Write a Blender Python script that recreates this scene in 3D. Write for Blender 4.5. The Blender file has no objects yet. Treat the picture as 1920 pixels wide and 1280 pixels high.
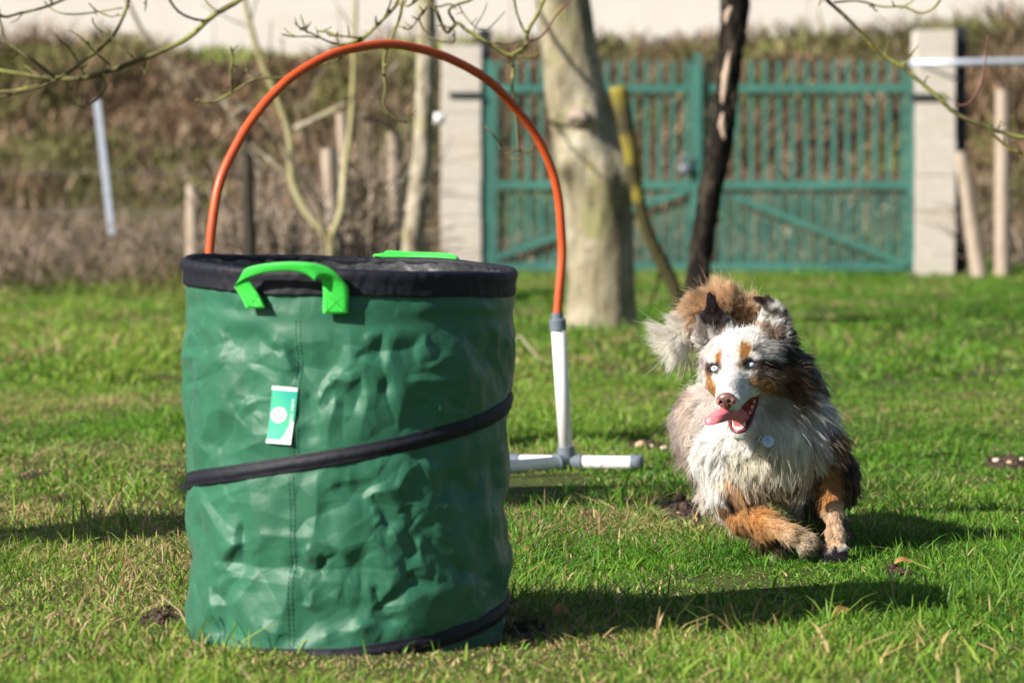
import bpy, math, random
import numpy as np
from mathutils import Vector
rng = np.random.default_rng(7)
random.seed(7)
S = bpy.context.scene
COL = S.collection
# ------------------------------------------------------------ camera
FPX, CH = 7200.0, 0.78                       # focal length in photo pixels, camera height
PITCH = math.atan(281 / FPX)
cd = bpy.data.cameras.new('camera'); cam = bpy.data.objects.new('camera', cd); COL.objects.link(cam)
cam.location = (0, 0, CH); cam.rotation_euler = (math.pi / 2 - PITCH, 0, 0)
cd.sensor_width = 36; cd.lens = 135; cd.clip_start = 0.1; cd.clip_end = 500
cd.dof.use_dof = True; cd.dof.focus_distance = 8.0; cd.dof.aperture_fstop = 5.4; cd.dof.aperture_blades = 9
S.camera = cam
# ------------------------------------------------------------ light
SUN_EL = math.radians(32); SUN_DIR = Vector((-0.84 * math.cos(SUN_EL), -0.54 * math.cos(SUN_EL), math.sin(SUN_EL))).normalized()
W = bpy.data.worlds.new('World'); S.world = W; W.use_nodes = True
nt = W.node_tree; bg = nt.nodes['Background']; sky = nt.nodes.new('ShaderNodeTexSky')
sky.sky_type = 'NISHITA'; sky.sun_disc = False; sky.sun_elevation = SUN_EL; sky.sun_rotation = math.atan2(-0.84, -0.54)
nt.links.new(sky.outputs[0], bg.inputs[0]); bg.inputs[1].default_value = 0.05
sl = bpy.data.lights.new('sun', 'SUN'); sl.energy = 5.0; sl.angle = math.radians(0.53); sl.color = (1.0, 0.93, 0.83)
so = bpy.data.objects.new('sun', sl); COL.objects.link(so)
so.rotation_euler = SUN_DIR.to_track_quat('Z', 'Y').to_euler(); so.location = (-6, -4, 6)
S.view_settings.view_transform = 'Standard'; S.view_settings.look = 'None'
S.view_settings.exposure = 0.95; S.view_settings.gamma = 1.0
S.render.engine = 'CYCLES'; S.cycles.use_denoising = True
S.cycles.max_bounces = 12; S.cycles.transparent_max_bounces = 8; S.cycles.diffuse_bounces = 3
S.cycles.sample_clamp_indirect = 6

# ------------------------------------------------------------ helpers
def P(px, py, D):
    """world point seen at photo pixel (px,py) on the plane y=D"""
    rx, ry = (px - 960) / FPX, (640 - py) / FPX
    c, s = math.cos(PITCH), math.sin(PITCH)
    d = np.array([rx, c + ry * s, -s + ry * c]); d = d * (D / d[1])
    return np.array([d[0], d[1], d[2] + CH])
def gy(D): return 359 + CH * FPX / D          # photo row of flat ground at distance D
def vnoise(x, y, seed=0, n=64):
    r = np.random.default_rng(1000 + seed).random((n, n))
    xi, yi = np.floor(x).astype(int), np.floor(y).astype(int); fx, fy = x - xi, y - yi
    fx = fx * fx * (3 - 2 * fx); fy = fy * fy * (3 - 2 * fy)
    a, b, c, d = r[xi % n, yi % n], r[(xi + 1) % n, yi % n], r[xi % n, (yi + 1) % n], r[(xi + 1) % n, (yi + 1) % n]
    return (a * (1 - fx) + b * fx) * (1 - fy) + (c * (1 - fx) + d * fx) * fy
def fbm(x, y, seed=0, o=4):
    s = 0; a = 0.5; t = 0
    for i in range(o):
        s = s + a * vnoise(x * 2 ** i + 17.3 * i, y * 2 ** i + 5.1 * i, seed + i); t += a; a *= 0.5
    return s / t
def mesh_obj(name, V, F, mat, parent=None, col=None, smooth=True, uv=None):
    V = np.asarray(V, dtype=np.float32); me = bpy.data.meshes.new(name)
    if isinstance(F, np.ndarray):
        counts = np.full(len(F), F.shape[1]); flat = F.ravel()
    else:
        counts = np.array([len(f) for f in F]); flat = np.fromiter((i for f in F for i in f), dtype=np.int64)
    me.vertices.add(len(V)); me.vertices.foreach_set('co', V.ravel())
    me.loops.add(len(flat)); me.loops.foreach_set('vertex_index', flat.astype(np.int32))
    me.polygons.add(len(counts)); st = np.concatenate([[0], np.cumsum(counts)[:-1]]).astype(np.int32)
    me.polygons.foreach_set('loop_start', st)
    me.update(calc_edges=True)
    me.polygons.foreach_set('use_smooth', np.full(len(counts), smooth)); 
    if col is not None:
        at = me.color_attributes.new('col', 'FLOAT_COLOR', 'POINT')
        c = np.ones((len(V), 4), dtype=np.float32); c[:, :3] = col; at.data.foreach_set('color', c.ravel())
    if uv is not None:
        a = me.attributes.new('suv', 'FLOAT2', 'POINT'); a.data.foreach_set('vector', np.asarray(uv, dtype=np.float32).ravel())
    me.validate(); me.materials.append(mat)
    o = bpy.data.objects.new(name, me); COL.objects.link(o)
    if parent is not None: o.parent = parent
    return o
def tag(o, label=None, cat=None, group=None, kind=None):
    if label: o['label'] = label
    if cat: o['category'] = cat
    if group: o['group'] = group
    if kind: o['kind'] = kind
    return o
def empty(name, loc=(0, 0, 0)):
    o = bpy.data.objects.new(name, None); o.location = loc; COL.objects.link(o); o.empty_display_size = 0.1
    return o
def rebase(root, loc):
    """move an Empty to loc, keeping its children where they are"""
    root.location = loc
    for ch in root.children:
        if ch.type in ('MESH', 'CURVES'):
            ch.location = ch.location - Vector(loc)
class MB:
    """collects shapes into one mesh"""
    def __init__(s): s.V = []; s.F = []; s.C = []; s.n = 0
    def add(s, V, F, c=None):
        V = np.asarray(V, float); s.V.append(V); s.F += [tuple(int(i) + s.n for i in f) for f in F]
        s.C.append(np.tile(c if c is not None else (1, 1, 1), (len(V), 1)) if np.ndim(c) < 2 else c); s.n += len(V)
    def box(s, c, size, rot=None, bev=0.0):
        c = np.array(c, float); h = np.array(size, float) / 2
        if bev <= 0:
            V = np.array([[x, y, z] for x in (-1, 1) for y in (-1, 1) for z in (-1, 1)]) * h
            F = [(0, 1, 3, 2), (4, 6, 7, 5), (0, 4, 5, 1), (2, 3, 7, 6), (0, 2, 6, 4), (1, 5, 7, 3)]
        else:
            bev = min(bev, h.min() * .9); V = []
            for z, i in ((-h[2], 1), (-h[2] + bev, 0), (h[2] - bev, 0), (h[2], 1)):
                a, b = h[0] - bev * i, h[1] - bev * i; k = bev
                V += [(-a + k, -b, z), (a - k, -b, z), (a, -b + k, z), (a, b - k, z), (a - k, b, z), (-a + k, b, z), (-a, b - k, z), (-a, -b + k, z)]
            V = np.array(V); F = [tuple(range(7, -1, -1)), tuple(range(24, 32))]
            for r in range(3):
                for j in range(8): F.append((r * 8 + j, r * 8 + (j + 1) % 8, r * 8 + 8 + (j + 1) % 8, r * 8 + 8 + j))
        if rot is not None: V = V @ np.array(rot).T
        s.add(V + c, F)
    def bar(s, a, b, w, t, bev=0.0):
        a, b = np.array(a, float), np.array(b, float); z = b - a; L = np.linalg.norm(z); z /= L
        y = np.array([0, 1, 0.]); x = np.cross(y, z); x /= np.linalg.norm(x); y = np.cross(z, x)
        s.box((a + b) / 2, (w, t, L), np.stack([x, y, z], 1), bev)
    def tube(s, pts, r, seg=10, sub=4, cap=True, noise=0.0, seed=0, c=None):
        pts = np.array(pts, float); n = len(pts); r = np.full(n, r, float) if np.ndim(r) == 0 else np.array(r, float)
        if n > 2 and sub > 1:
            q = np.vstack([2 * pts[0] - pts[1], pts, 2 * pts[-1] - pts[-2]]); out = []; rr = []
            for i in range(n - 1):
                p0, p1, p2, p3 = q[i:i + 4]
                for k in range(sub):
                    t = k / sub; out.append(0.5 * (2 * p1 + (p2 - p0) * t + (2 * p0 - 5 * p1 + 4 * p2 - p3) * t * t + (3 * p1 - p0 - 3 * p2 + p3) * t ** 3))
                    rr.append(r[i] * (1 - t) + r[i + 1] * t)
            out.append(pts[-1]); rr.append(r[-1]); pts = np.array(out); r = np.array(rr); n = len(pts)
        T = np.gradient(pts, axis=0); T /= np.linalg.norm(T, axis=1)[:, None] + 1e-12
        ref = np.array([0, 0, 1.]) if abs(T[0][2]) < 0.9 else np.array([1., 0, 0])
        N = np.cross(T[0], ref); N /= np.linalg.norm(N); V = []
        ang = np.linspace(0, 2 * np.pi, seg, endpoint=False); rg = np.random.default_rng(seed)
        for i in range(n):
            N = N - T[i] * (N @ T[i]); N /= np.linalg.norm(N); B = np.cross(T[i], N)
            ri = r[i] * (1 + noise * (rg.random(seg) - .5) * 2) if noise else np.full(seg, r[i])
            V.append(pts[i] + (np.cos(ang) * ri)[:, None] * N + (np.sin(ang) * ri)[:, None] * B)
        V = np.vstack(V); F = [(i * seg + j, i * seg + (j + 1) % seg, (i + 1) * seg + (j + 1) % seg, (i + 1) * seg + j) for i in range(n - 1) for j in range(seg)]
        if cap: F += [tuple(range(seg - 1, -1, -1)), tuple((n - 1) * seg + j for j in range(seg))]
        s.add(V, F, c)
    def build(s, name, mat, parent=None, smooth=True, auto=None):
        o = mesh_obj(name, np.vstack(s.V), s.F, mat, parent, np.vstack(s.C), smooth)
        if auto is not None:
            for e in []: pass
            o.data.set_sharp_from_angle(angle=math.radians(auto))
        return o

# ------------------------------------------------------------ materials
def mat(name, base=(.5, .5, .5), rough=.6, spec=.5, metal=0.0, noise=None, attr=None, bump=None, trans=0.0, sheen=0.0, coat=0.0, subsurf=0.0):
    """noise=[(scale,(r,g,b),lo,hi,stretch)...] layers mixed over base; bump=(scale,strength,dist[,stretch])"""
    m = bpy.data.materials.new(name); m.use_nodes = True; t = m.node_tree; N = t.nodes; L = t.links
    b = N['Principled BSDF']; b.inputs['Roughness'].default_value = rough; b.inputs['Specular IOR Level'].default_value = spec
    b.inputs['Metallic'].default_value = metal; b.inputs['Sheen Weight'].default_value = sheen; b.inputs['Coat Weight'].default_value = coat
    if subsurf: b.inputs['Subsurface Weight'].default_value = subsurf; b.inputs['Subsurface Scale'].default_value = 0.004
    tc = N.new('ShaderNodeTexCoord')
    if attr:
        a = N.new('ShaderNodeVertexColor'); a.layer_name = attr; cur = a.outputs[0]
    else:
        r = N.new('ShaderNodeRGB'); r.outputs[0].default_value = (*base, 1); cur = r.outputs[0]
    def mapped(stretch):
        if not stretch: return tc.outputs['Object']
        mp = N.new('ShaderNodeMapping'); mp.inputs['Scale'].default_value = stretch; L.new(tc.outputs['Object'], mp.inputs[0]); return mp.outputs[0]
    for ly in (noise or []):
        sc, c, lo, hi = ly[:4]; st = ly[4] if len(ly) > 4 else None
        n = N.new('ShaderNodeTexNoise'); n.inputs['Scale'].default_value = sc; n.inputs['Detail'].default_value = 6; n.inputs['Roughness'].default_value = .62
        L.new(mapped(st), n.inputs['Vector'])
        mr = N.new('ShaderNodeMapRange'); mr.inputs[1].default_value = lo; mr.inputs[2].default_value = hi; L.new(n.outputs[0], mr.inputs[0])
        mx = N.new('ShaderNodeMix'); mx.data_type = 'RGBA'; L.new(mr.outputs[0], mx.inputs[0]); L.new(cur, mx.inputs[6]); mx.inputs[7].default_value = (*c, 1)
        cur = mx.outputs[2]
    L.new(cur, b.inputs['Base Color'])
    prev = None
    for bp in ([bump] if isinstance(bump, tuple) else (bump or [])):
        n = N.new('ShaderNodeTexNoise'); n.inputs['Scale'].default_value = bp[0]; n.inputs['Detail'].default_value = 5
        L.new(mapped(bp[3] if len(bp) > 3 else None), n.inputs['Vector'])
        bu = N.new('ShaderNodeBump'); bu.inputs['Strength'].default_value = bp[1]; bu.inputs['Distance'].default_value = bp[2]
        L.new(n.outputs[0], bu.inputs['Height'])
        if prev is not None: L.new(prev, bu.inputs['Normal'])
        prev = bu.outputs[0]; L.new(prev, b.inputs['Normal'])
    if trans > 0:
        tr = N.new('ShaderNodeBsdfTranslucent'); L.new(cur, tr.inputs[0]); ms = N.new('ShaderNodeMixShader'); ms.inputs[0].default_value = trans
        L.new(b.outputs[0], ms.inputs[1]); L.new(tr.outputs[0], ms.inputs[2]); L.new(ms.outputs[0], N['Material Output'].inputs[0])
    return m
M = {}
M['soil'] = mat('soil', (.045, .05, .018), .95, .1, noise=[(1.2, (.06, .075, .02), .4, .6), (60, (.09, .07, .04), .5, .7)], bump=(90, .6, .01))
M['grass'] = mat('grass_blade', attr='col', rough=.5, spec=.28, trans=.34)
M['dry'] = mat('dry_stalk', attr='col', rough=.8, spec=.15, trans=.25)
M['bank'] = mat('bank_soil', (.22, .155, .09), .95, .1, noise=[(.9, (.14, .15, .06), .58, .7), (1.6, (.28, .19, .11), .5, .65), (3.1, (.07, .05, .035), .56, .68)], bump=(3, .6, .2))
M['wall'] = mat('pale_wall', (.55, .535, .515), .85, .2, noise=[(.5, (.51, .49, .465), .45, .7), (3, (.58, .565, .55), .5, .8, (1, 1, .15)), (.35, (.46, .42, .36), .6, .8, (.3, 1, 2))])
# ------------------------------------------------------------ the setting
def sstep(t): t = np.clip(t, 0, 1); return t * t * (3 - 2 * t)
def ground_z(x, y):
    x = np.asarray(x, float); y = np.asarray(y, float)
    z = (fbm(x * .9 + 40, y * .9, 3, 3) - .5) * .035 * sstep((y - 4) / 3)
    z += .006 * np.sin(x * 2.1 + 1) * np.cos(y * 1.3)
    z -= 0.004
    s = sstep((y - 39.0) / 8.5); top = 2.35 + .10 * sstep((x + 1) / 5)
    z = z + s * top + s * (1 - s) * (fbm(x * .5, y * .5, 9, 3) - .5) * 1.2
    z += .20 * sstep((y - 22) / 9) * sstep((x - 3.2 - (y - 22) * .06) / 2.2)      # the lawn rises a little by the right pillar
    return z
xs = np.concatenate([np.linspace(-150, -14, 14)[:-1], np.linspace(-14, -3, 40)[:-1], np.linspace(-3, 3, 150)[:-1], np.linspace(3, 14, 40)[:-1], np.linspace(14, 150, 14)])
ys = np.concatenate([np.linspace(-60, 3, 12)[:-1], np.linspace(3, 16, 260)[:-1], np.linspace(16, 50, 150)[:-1], np.linspace(50, 260, 16)])
X, Y = np.meshgrid(xs, ys); Z = ground_z(X, Y)
nx, ny = len(xs), len(ys); I = np.arange(nx * ny).reshape(ny, nx)
F = np.stack([I[:-1, :-1], I[:-1, 1:], I[1:, 1:], I[1:, :-1]], -1).reshape(-1, 4)
cen = (ys[:-1] + ys[1:]) / 2; bankrow = np.repeat(cen > 38.6, nx - 1)
gnd = mesh_obj('ground', np.stack([X, Y, Z], -1).reshape(-1, 3), F, M['soil']); tag(gnd, kind='structure')
gnd.data.materials.append(M['bank']); gnd.data.polygons.foreach_set('material_index', bankrow.astype(np.int32))

def blades(name, x, y, z, h, w, ax, lean, col, material, curl=.5):
    """one mesh of many leaf blades: root, height, width, bend heading ax, lean (0 upright..1+)"""
    n = len(x); dx, dy = np.cos(ax), np.sin(ax); tw = rng.random(n) * np.pi * 2
    sx, sy = np.cos(tw), np.sin(tw); V = np.zeros((n, 7, 3), np.float32)
    for k, (t, ww) in enumerate(((0, .8), (.4, 1.), (.75, .7))):
        hz = h * (t - .35 * curl * lean * t * t); off = h * lean * t ** 1.7
        for s, sg in ((0, -1), (1, 1)):
            V[:, k * 2 + s, 0] = x + dx * off + sx * w * ww * .5 * sg
            V[:, k * 2 + s, 1] = y + dy * off + sy * w * ww * .5 * sg
            V[:, k * 2 + s, 2] = z + hz
    V[:, 6, 0] = x + dx * h * lean; V[:, 6, 1] = y + dy * h * lean; V[:, 6, 2] = z + h * (1 - .5 * curl * lean)
    b = np.arange(n)[:, None] * 7
    Q = (b + np.array([0, 1, 3, 2])); Q2 = (b + np.array([2, 3, 5, 4])); T = (b + np.array([4, 5, 6]))
    flat = np.concatenate([Q, Q2, T], 1).ravel(); counts = np.tile([4, 4, 3], n)
    me = bpy.data.meshes.new(name); me.vertices.add(n * 7); me.vertices.foreach_set('co', V.ravel())
    me.loops.add(len(flat)); me.loops.foreach_set('vertex_index', flat.astype(np.int32))
    me.polygons.add(len(counts)); me.polygons.foreach_set('loop_start', np.concatenate([[0], np.cumsum(counts)[:-1]]).astype(np.int32))
    me.update(calc_edges=True)
    C = np.ones((n, 7, 4), np.float32); C[:, :, :3] = col[:, None, :]
    tipc = np.clip(rng.normal(.25, .25, n), 0, 1)[:, None] * (np.array([.36, .27, .11]) - col) + col
    C[:, 6, :3] = tipc
    at = me.color_attributes.new('col', 'FLOAT_COLOR', 'POINT'); at.data.foreach_set('color', C.ravel())
    me.materials.append(material); o = bpy.data.objects.new(name, me); COL.objects.link(o); return o

# bare earth spots in the lawn: (x, y, rx, ry)
def GP(px, py): D = CH * FPX / (py - 359); return (px - 960) / FPX * D, D
SOIL = []
for px, py, wx, wy in ((1285, 965, 62, 30), (1215, 835, 45, 18), (1895, 868, 50, 16), (1690, 1078, 34, 12), (300, 1160, 50, 22), (60, 890, 35, 10), (110, 935, 40, 12), (985, 985, 26, 12), (990, 1180, 50, 20)):
    a = GP(px, py); b = GP(px + wx, py); c = GP(px, py - wy)
    SOIL.append((a[0], a[1], b[0] - a[0], c[1] - a[1]))
BINX, BINY, BINR = -0.286, 6.77, 0.288
def lawn(y0, y1, dens, hh, ww, seed, margin=1.15, cols=None, tuft=9):
    rg = np.random.default_rng(seed)
    wmid = lambda y: .1335 * y * margin + .25
    area = ((wmid(y0) + wmid(y1)) * (y1 - y0)); nt_ = int(area * dens / tuft)
    ty = y0 + (y1 - y0) * rg.random(nt_ * 2); keep = rg.random(nt_ * 2) < wmid(ty) / wmid(y1); ty = ty[keep]
    tx = (rg.random(len(ty)) * 2 - 1) * wmid(ty)
    lush = fbm(tx * 2.3, ty * 1.1, seed + 1, 3); fine = fbm(tx * 9, ty * 6, seed + 5, 2)
    k = rg.random(len(ty)) < np.clip(.35 + 1.3 * (lush - .25), .35, 1); tx, ty, lush, fine = tx[k], ty[k], lush[k], fine[k]
    nb = np.clip(rg.poisson(tuft, len(tx)), 2, 24); idx = np.repeat(np.arange(len(tx)), nb); n = len(idx)
    spread = rg.gamma(2., .007, n) * (ww / .0028) ** .5; a = rg.random(n) * 2 * np.pi
    x = tx[idx] + np.cos(a) * spread; y = ty[idx] + np.sin(a) * spread
    big = np.clip((lush[idx] - .45) * 3.2, 0, 1); tuftscale = rg.gamma(9, 1 / 9, len(tx))[idx]
    h = hh * (.55 + .9 * big) * tuftscale * (.5 + .8 * rg.random(n))
    w = ww * (.55 + .8 * rg.random(n)); lean = np.clip(rg.normal(.8, .45, n), .05, 1.9)
    ax = a + rg.normal(0, .7, n)
    g1, g2, g3 = np.array([.125, .300, .022]), np.array([.034, .135, .012]), np.array([.300, .400, .060])
    t = np.clip(.5 + (fine[idx] - .5) * 1.5 + rg.normal(0, .28, n), 0, 1)[:, None]
    c = g2 * (1 - t) + g1 * t; u = np.clip(rg.normal(.20, .32, n) - .15 * np.clip(x / (y * .12), -1, 1) + (fbm(x * .7, y * .35, 50, 3) - .5) * 1.1, 0, 1)[:, None]; c = c * (1 - u) + g3 * u
    dryp = np.clip(.19 - .09 * np.clip(x / (y * .12), -1, 1) + (fbm(x * 1.6, y * .9, 77, 3) - .5) * 1.5, .05, .7)
    dry = rg.random(n) < dryp; nd = dry.sum()
    straw = np.array([.55, .42, .21]) * (.40 + .75 * rg.random((nd, 1))) + rg.normal(0, .02, (nd, 3)); c[dry] = np.clip(straw, .02, 1)
    lean[dry] *= 1.5; h[dry] *= .85
    h *= 1 - .70 * np.exp(-((x - .60) / .38) ** 2 - ((y - 7.78) / .45) ** 2) - .78 * np.exp(-((x - .16) / .45) ** 2 - ((y - 10.35) / .5) ** 2) - .4 * np.exp(-((x - BINX) / .34) ** 2 - ((y - 6.3) / .3) ** 2)
    h *= 1 + 1.5 * np.exp(-((x - .55) / .55) ** 2 - ((y - 21.2) / .5) ** 2) + .8 * np.exp(-((x - 1.0) / .5) ** 2 - ((y - 19.6) / .9) ** 2)
    keep = (x - BINX) ** 2 + (y - BINY) ** 2 > (BINR + .004) ** 2
    for sx, sy, rx, ry in SOIL:
        q = ((x - sx) / rx) ** 2 + ((y - sy) / ry) ** 2; keep &= (q > 1) | (rg.random(n) < .10 * q)
    x, y, h, w, ax, lean, c = x[keep], y[keep], h[keep], w[keep], ax[keep], lean[keep], c[keep]
    return x, y, ground_z(x, y) - .004, h, w, ax, lean, c
def cat(*L): return [np.concatenate(k) for k in zip(*L)]
G1 = lawn(5.4, 9.2, 27000, .027, .0033, 11, tuft=9)
G1b = lawn(5.6, 9.6, 520, .056, .0040, 31, tuft=3)
G2 = lawn(9.2, 15.5, 11000, .028, .0042, 12)
G3 = lawn(15.5, 39.2, 1700, .045, .0095, 13, margin=1.25)
G0 = lawn(5.5, 7.2, 260, .05, .0055, 61, tuft=2); G0[7][:] = np.where(np.random.default_rng(4).random((len(G0[0]), 1)) < .5, np.array([.42, .30, .13]), G0[7])
def wide(n, seed):   # thinner turf beyond the sides of the view
    L = lawn(4.2, 39, 1, .05, .012, seed); rg = np.random.default_rng(seed); y = 4.0 + 35 * rg.random(n) ** 1.3; x = (rg.random(n) * 2 - 1) * (4 + .32 * y); ok = np.abs(x) > .1335 * y + .15; x, y = x[ok], y[ok]; i = rg.integers(0, len(L[0]), len(x))
    return [x, y, ground_z(x, y) - .004] + [a[i] for a in L[3:]]
G4 = wide(190000, 19); G4[4] = G4[4] * .7
A = cat(G1, G1b, G2, G3, G0, G4)
g = blades('grass', *A, M['grass']); tag(g, 'short green lawn grass with dry straw blades, shaded in bands', 'grass', kind='stuff')

# scrub and dead grass along the fence and up the bank
def scrub(n, xf, yf, hh, ww, cols, seed, lean=.6, dens=None):
    rg = np.random.default_rng(seed); x = xf[0] + (xf[1] - xf[0]) * rg.random(n); y = yf[0] + (yf[1] - yf[0]) * rg.random(n)
    f = fbm(x * .8, y * .8, seed, 3)
    if dens is not None: k = dens(x, y, f, rg); x, y, f = x[k], y[k], f[k]
    n = len(x); cols = np.array(cols); ci = np.clip(((fbm(x * .9 + 9, y * .7, seed + 3, 3) - .27) * 2.2 * len(cols) + rg.normal(0, .7, n)).astype(int), 0, len(cols) - 1)
    c = cols[ci] * (.6 + .8 * rg.random((n, 1))); h = hh * (.3 + 1.4 * np.clip((f - .25) * 1.6, 0, 1)) * (.5 + rg.random(n))
    return x, y, ground_z(x, y) - .02, h, ww * (.5 + rg.random(n)), rg.random(n) * 6.28, np.abs(rg.normal(lean, .4, n)), c
BR = [(.07, .05, .04), (.25, .18, .13), (.36, .28, .22), (.20, .16, .09), (.32, .25, .20), (.13, .14, .05)]
BK = [(.19, .19, .07), (.24, .18, .11), (.06, .045, .03), (.30, .20, .13), (.22, .155, .10), (.33, .26, .18), (.15, .11, .07), (.17, .17, .07)]  # darkest tone stands in for the shaded gaps between plants
s1 = scrub(50000, (-10, -.3), (29, 38), .42, .016, BR, 21, .9, lambda x, y, f, r: (x < -.05 * y + .9) & (r.random(len(x)) < np.clip((y - 28.7) / 1.5, 0, 1) * np.clip((-x - .02 * y + .1) / 1.0, .15, 1)))
s2 = scrub(78000, (-13, 13), (38.5, 47.5), .38, .035, BK, 22, .8)
s2b = scrub(9000, (-10, 10), (46.2, 48.4), .25, .05, [(.30, .36, .10), (.24, .29, .08), (.36, .33, .16)], 26, .6)
s3 = scrub(9000, (5.2, 10), (33.5, 38), .35, .02, BR, 23, .9)
s4 = scrub(6000, (-8, -.6), (28.3, 30), .16, .012, [(.16, .22, .04), (.26, .24, .09), (.14, .2, .04)], 24, .8)
tag(blades('dry_scrub', *cat(s1, s2, s2b, s3, s4), M['dry']), 'dry brown scrub and dead stalks along the fence and up the bank', 'scrub', kind='stuff')

# pale wall on top of the bank
b = MB(); 
for i in range(14): b.box((-28 + i * 4.0 + 2, 52, 5.0), (3.992, .5, 7.0), bev=.01)
b.box((0, 52.03, 5), (56, .4, 6.9))
tag(b.build('boundary_wall', M['wall'], smooth=False), 'long pale beige wall standing on top of the brown bank', 'wall')

# gate, pillars, fence
M['teal'] = mat('teal_paint', (.045, .150, .122), .6, .3, noise=[(1.2, (.06, .20, .165), .45, .65), (9, (.08, .16, .12), .58, .75), (4, (.03, .12, .10), .55, .7)])
M['conc'] = mat('concrete', (.48, .445, .40), .9, .2, noise=[(2.2, (.46, .40, .31), .5, .72), (14, (.56, .52, .46), .5, .7), (1.1, (.40, .36, .29), .58, .75), (5, (.36, .36, .24), .64, .75)], bump=(60, .3, .01))
M['darksteel'] = mat('dark_steel', (.012, .018, .022), .5, .5)
M['darkgalv'] = mat('dull_lock_metal', (.15, .165, .20), .5, .5, metal=.3)
M['galv'] = mat('galvanised_metal', (.50, .55, .66), .45, .5, metal=.35, noise=[(20, (.40, .44, .52), .5, .7)])
M['post'] = mat('weathered_post', (.40, .33, .27), .9, .15, noise=[(6, (.30, .24, .18), .45, .65, (4, 4, .5)), (20, (.2, .16, .12), .58, .7, (3, 3, .4))], bump=(30, .5, .01, (4, 4, .4)))
M['darkpost'] = mat('dark_post', (.035, .03, .025), .9, .15, noise=[(8, (.09, .08, .05), .5, .7, (4, 4, .6))])
GD = 36.0
gate = empty('metal_gate', P(1308, 515, GD)); tag(gate, 'green steel double gate with pickets between two concrete pillars', 'gate')
def gp(px, py, dy=0): return P(px, py, GD + dy)
for side, (x0, x1) in enumerate(((926, 1300), (1317, 1706))):
    pk = MB(); n = 15; xs_ = np.linspace(x0 + 14, x1 - 14, n)
    for x in xs_: pk.bar(gp(x, 503), gp(x, 114 + random.uniform(-1, 1)), .040, .02)
    for x in (xs_[:-1] + xs_[1:]) / 2: pk.bar(gp(x, 503), gp(x, 343), .022, .016)
    pk.build('pickets', M['teal'], gate, smooth=False)
    fr = MB()
    for y in (166, 347, 500): fr.bar(gp(x0, y, -.03), gp(x1, y, -.03), .075, .035)
    for x in (x0, x1): fr.bar(gp(x, 508, -.028), gp(x, 130 if side else 118, -.028), .06, .045)
    if side: fr.bar(gp(1375, 368, -.06), gp(1700, 497, -.06), .06, .02)
    else: fr.bar(gp(1290, 356, -.06), gp(930, 482, -.06), .06, .02)
    fr.build('gate_frame', M['teal'], gate, smooth=False)
fr = MB(); fr.bar(gp(1308, 510, -.075), gp(1308, 100, -.075), .075, .05); fr.build('centre_stile', M['teal'], gate, smooth=False)
fr = MB(); fr.bar(gp(913, 508), gp(913, 112), .11, .11); fr.build('hinge_post', M['teal'], gate, smooth=False)
lk = MB(); lk.box(gp(1285, 318, -.12), (.12, .07, .10), bev=.02); lk.tube([gp(1277, 305, -.12), gp(1280, 292, -.12), gp(1294, 292, -.12), gp(1297, 305, -.12)], .012, 8)
lk.build('padlock', M['darkgalv'], gate)
def pillar(px0, px1, pyt, D, label, plate):
    root = empty('gate_pillar', P((px0 + px1) / 2, gy(D), D)); tag(root, label, 'pillar', 'concrete gate pillars')
    w = (px1 - px0) * D / FPX; cx = P((px0 + px1) / 2, 300, D)[0]; zt = P(960, pyt, D)[2]; zb = -.1; k = 7; hh = (zt - zb) / k; b = MB()
    for i in range(k): b.box((cx + random.uniform(-.006, .006), D + random.uniform(-.006, .006), zb + hh * (i + .5)), (w, w, hh - .006), bev=.008)
    b.box((cx, D, (zt + zb) / 2 - .02), (w - .014, w - .014, zt - zb - .06))
    b.build('blockwork', M['conc'], root, smooth=False)
    if plate:
        q = MB(); a = P(plate[0], plate[2], D - w / 2 - .015); c = P(plate[1], plate[2], D - w / 2 - .015); q.box((a + c) / 2, (c[0] - a[0], .03, .05), bev=.005); q.build('hinge_plate', M['darksteel'], root, smooth=False)
    return root
pillar(828, 903, 86, 36.1, 'pale concrete block pillar at the left end of the green gate', (842, 900, 178))
pillar(1713, 1788, 58, 36.1, 'pale concrete block pillar at the right end of the green gate', (1706, 1770, 181))
def steelpost(px, y0, y1, D, w, label, name='steel_post', m='darksteel', group=None, bevel=.01):
    b = MB(); b.bar(P(px, y0, D), P(px, y1, D), w, w, bevel); return tag(b.build(name, M[m], smooth=False), label, 'post', group)
steelpost(909, 520, 55, 36.4, .12, 'dark steel post standing behind the left gate pillar', group='dark steel posts')
steelpost(1801, 512, 52, 36.3, .11, 'dark steel post standing against the right gate pillar', group='dark steel posts')
b = MB(); b.tube([P(1706, 119, 35.6), P(1820, 117, 35.6), P(2300, 108, 35.4)], .032, 10, 1)
b.tube([P(1722, 121, 35.62), P(1795, 150, 35.7)], .014, 8, 1)
b.tube([P(2290, 540, 35.4), P(2290, 90, 35.4)], .04, 10, 1)
tag(b.build('barrier_rail', M['galv']), 'pale blue grey metal rail reaching right from the right pillar', 'rail')

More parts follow.
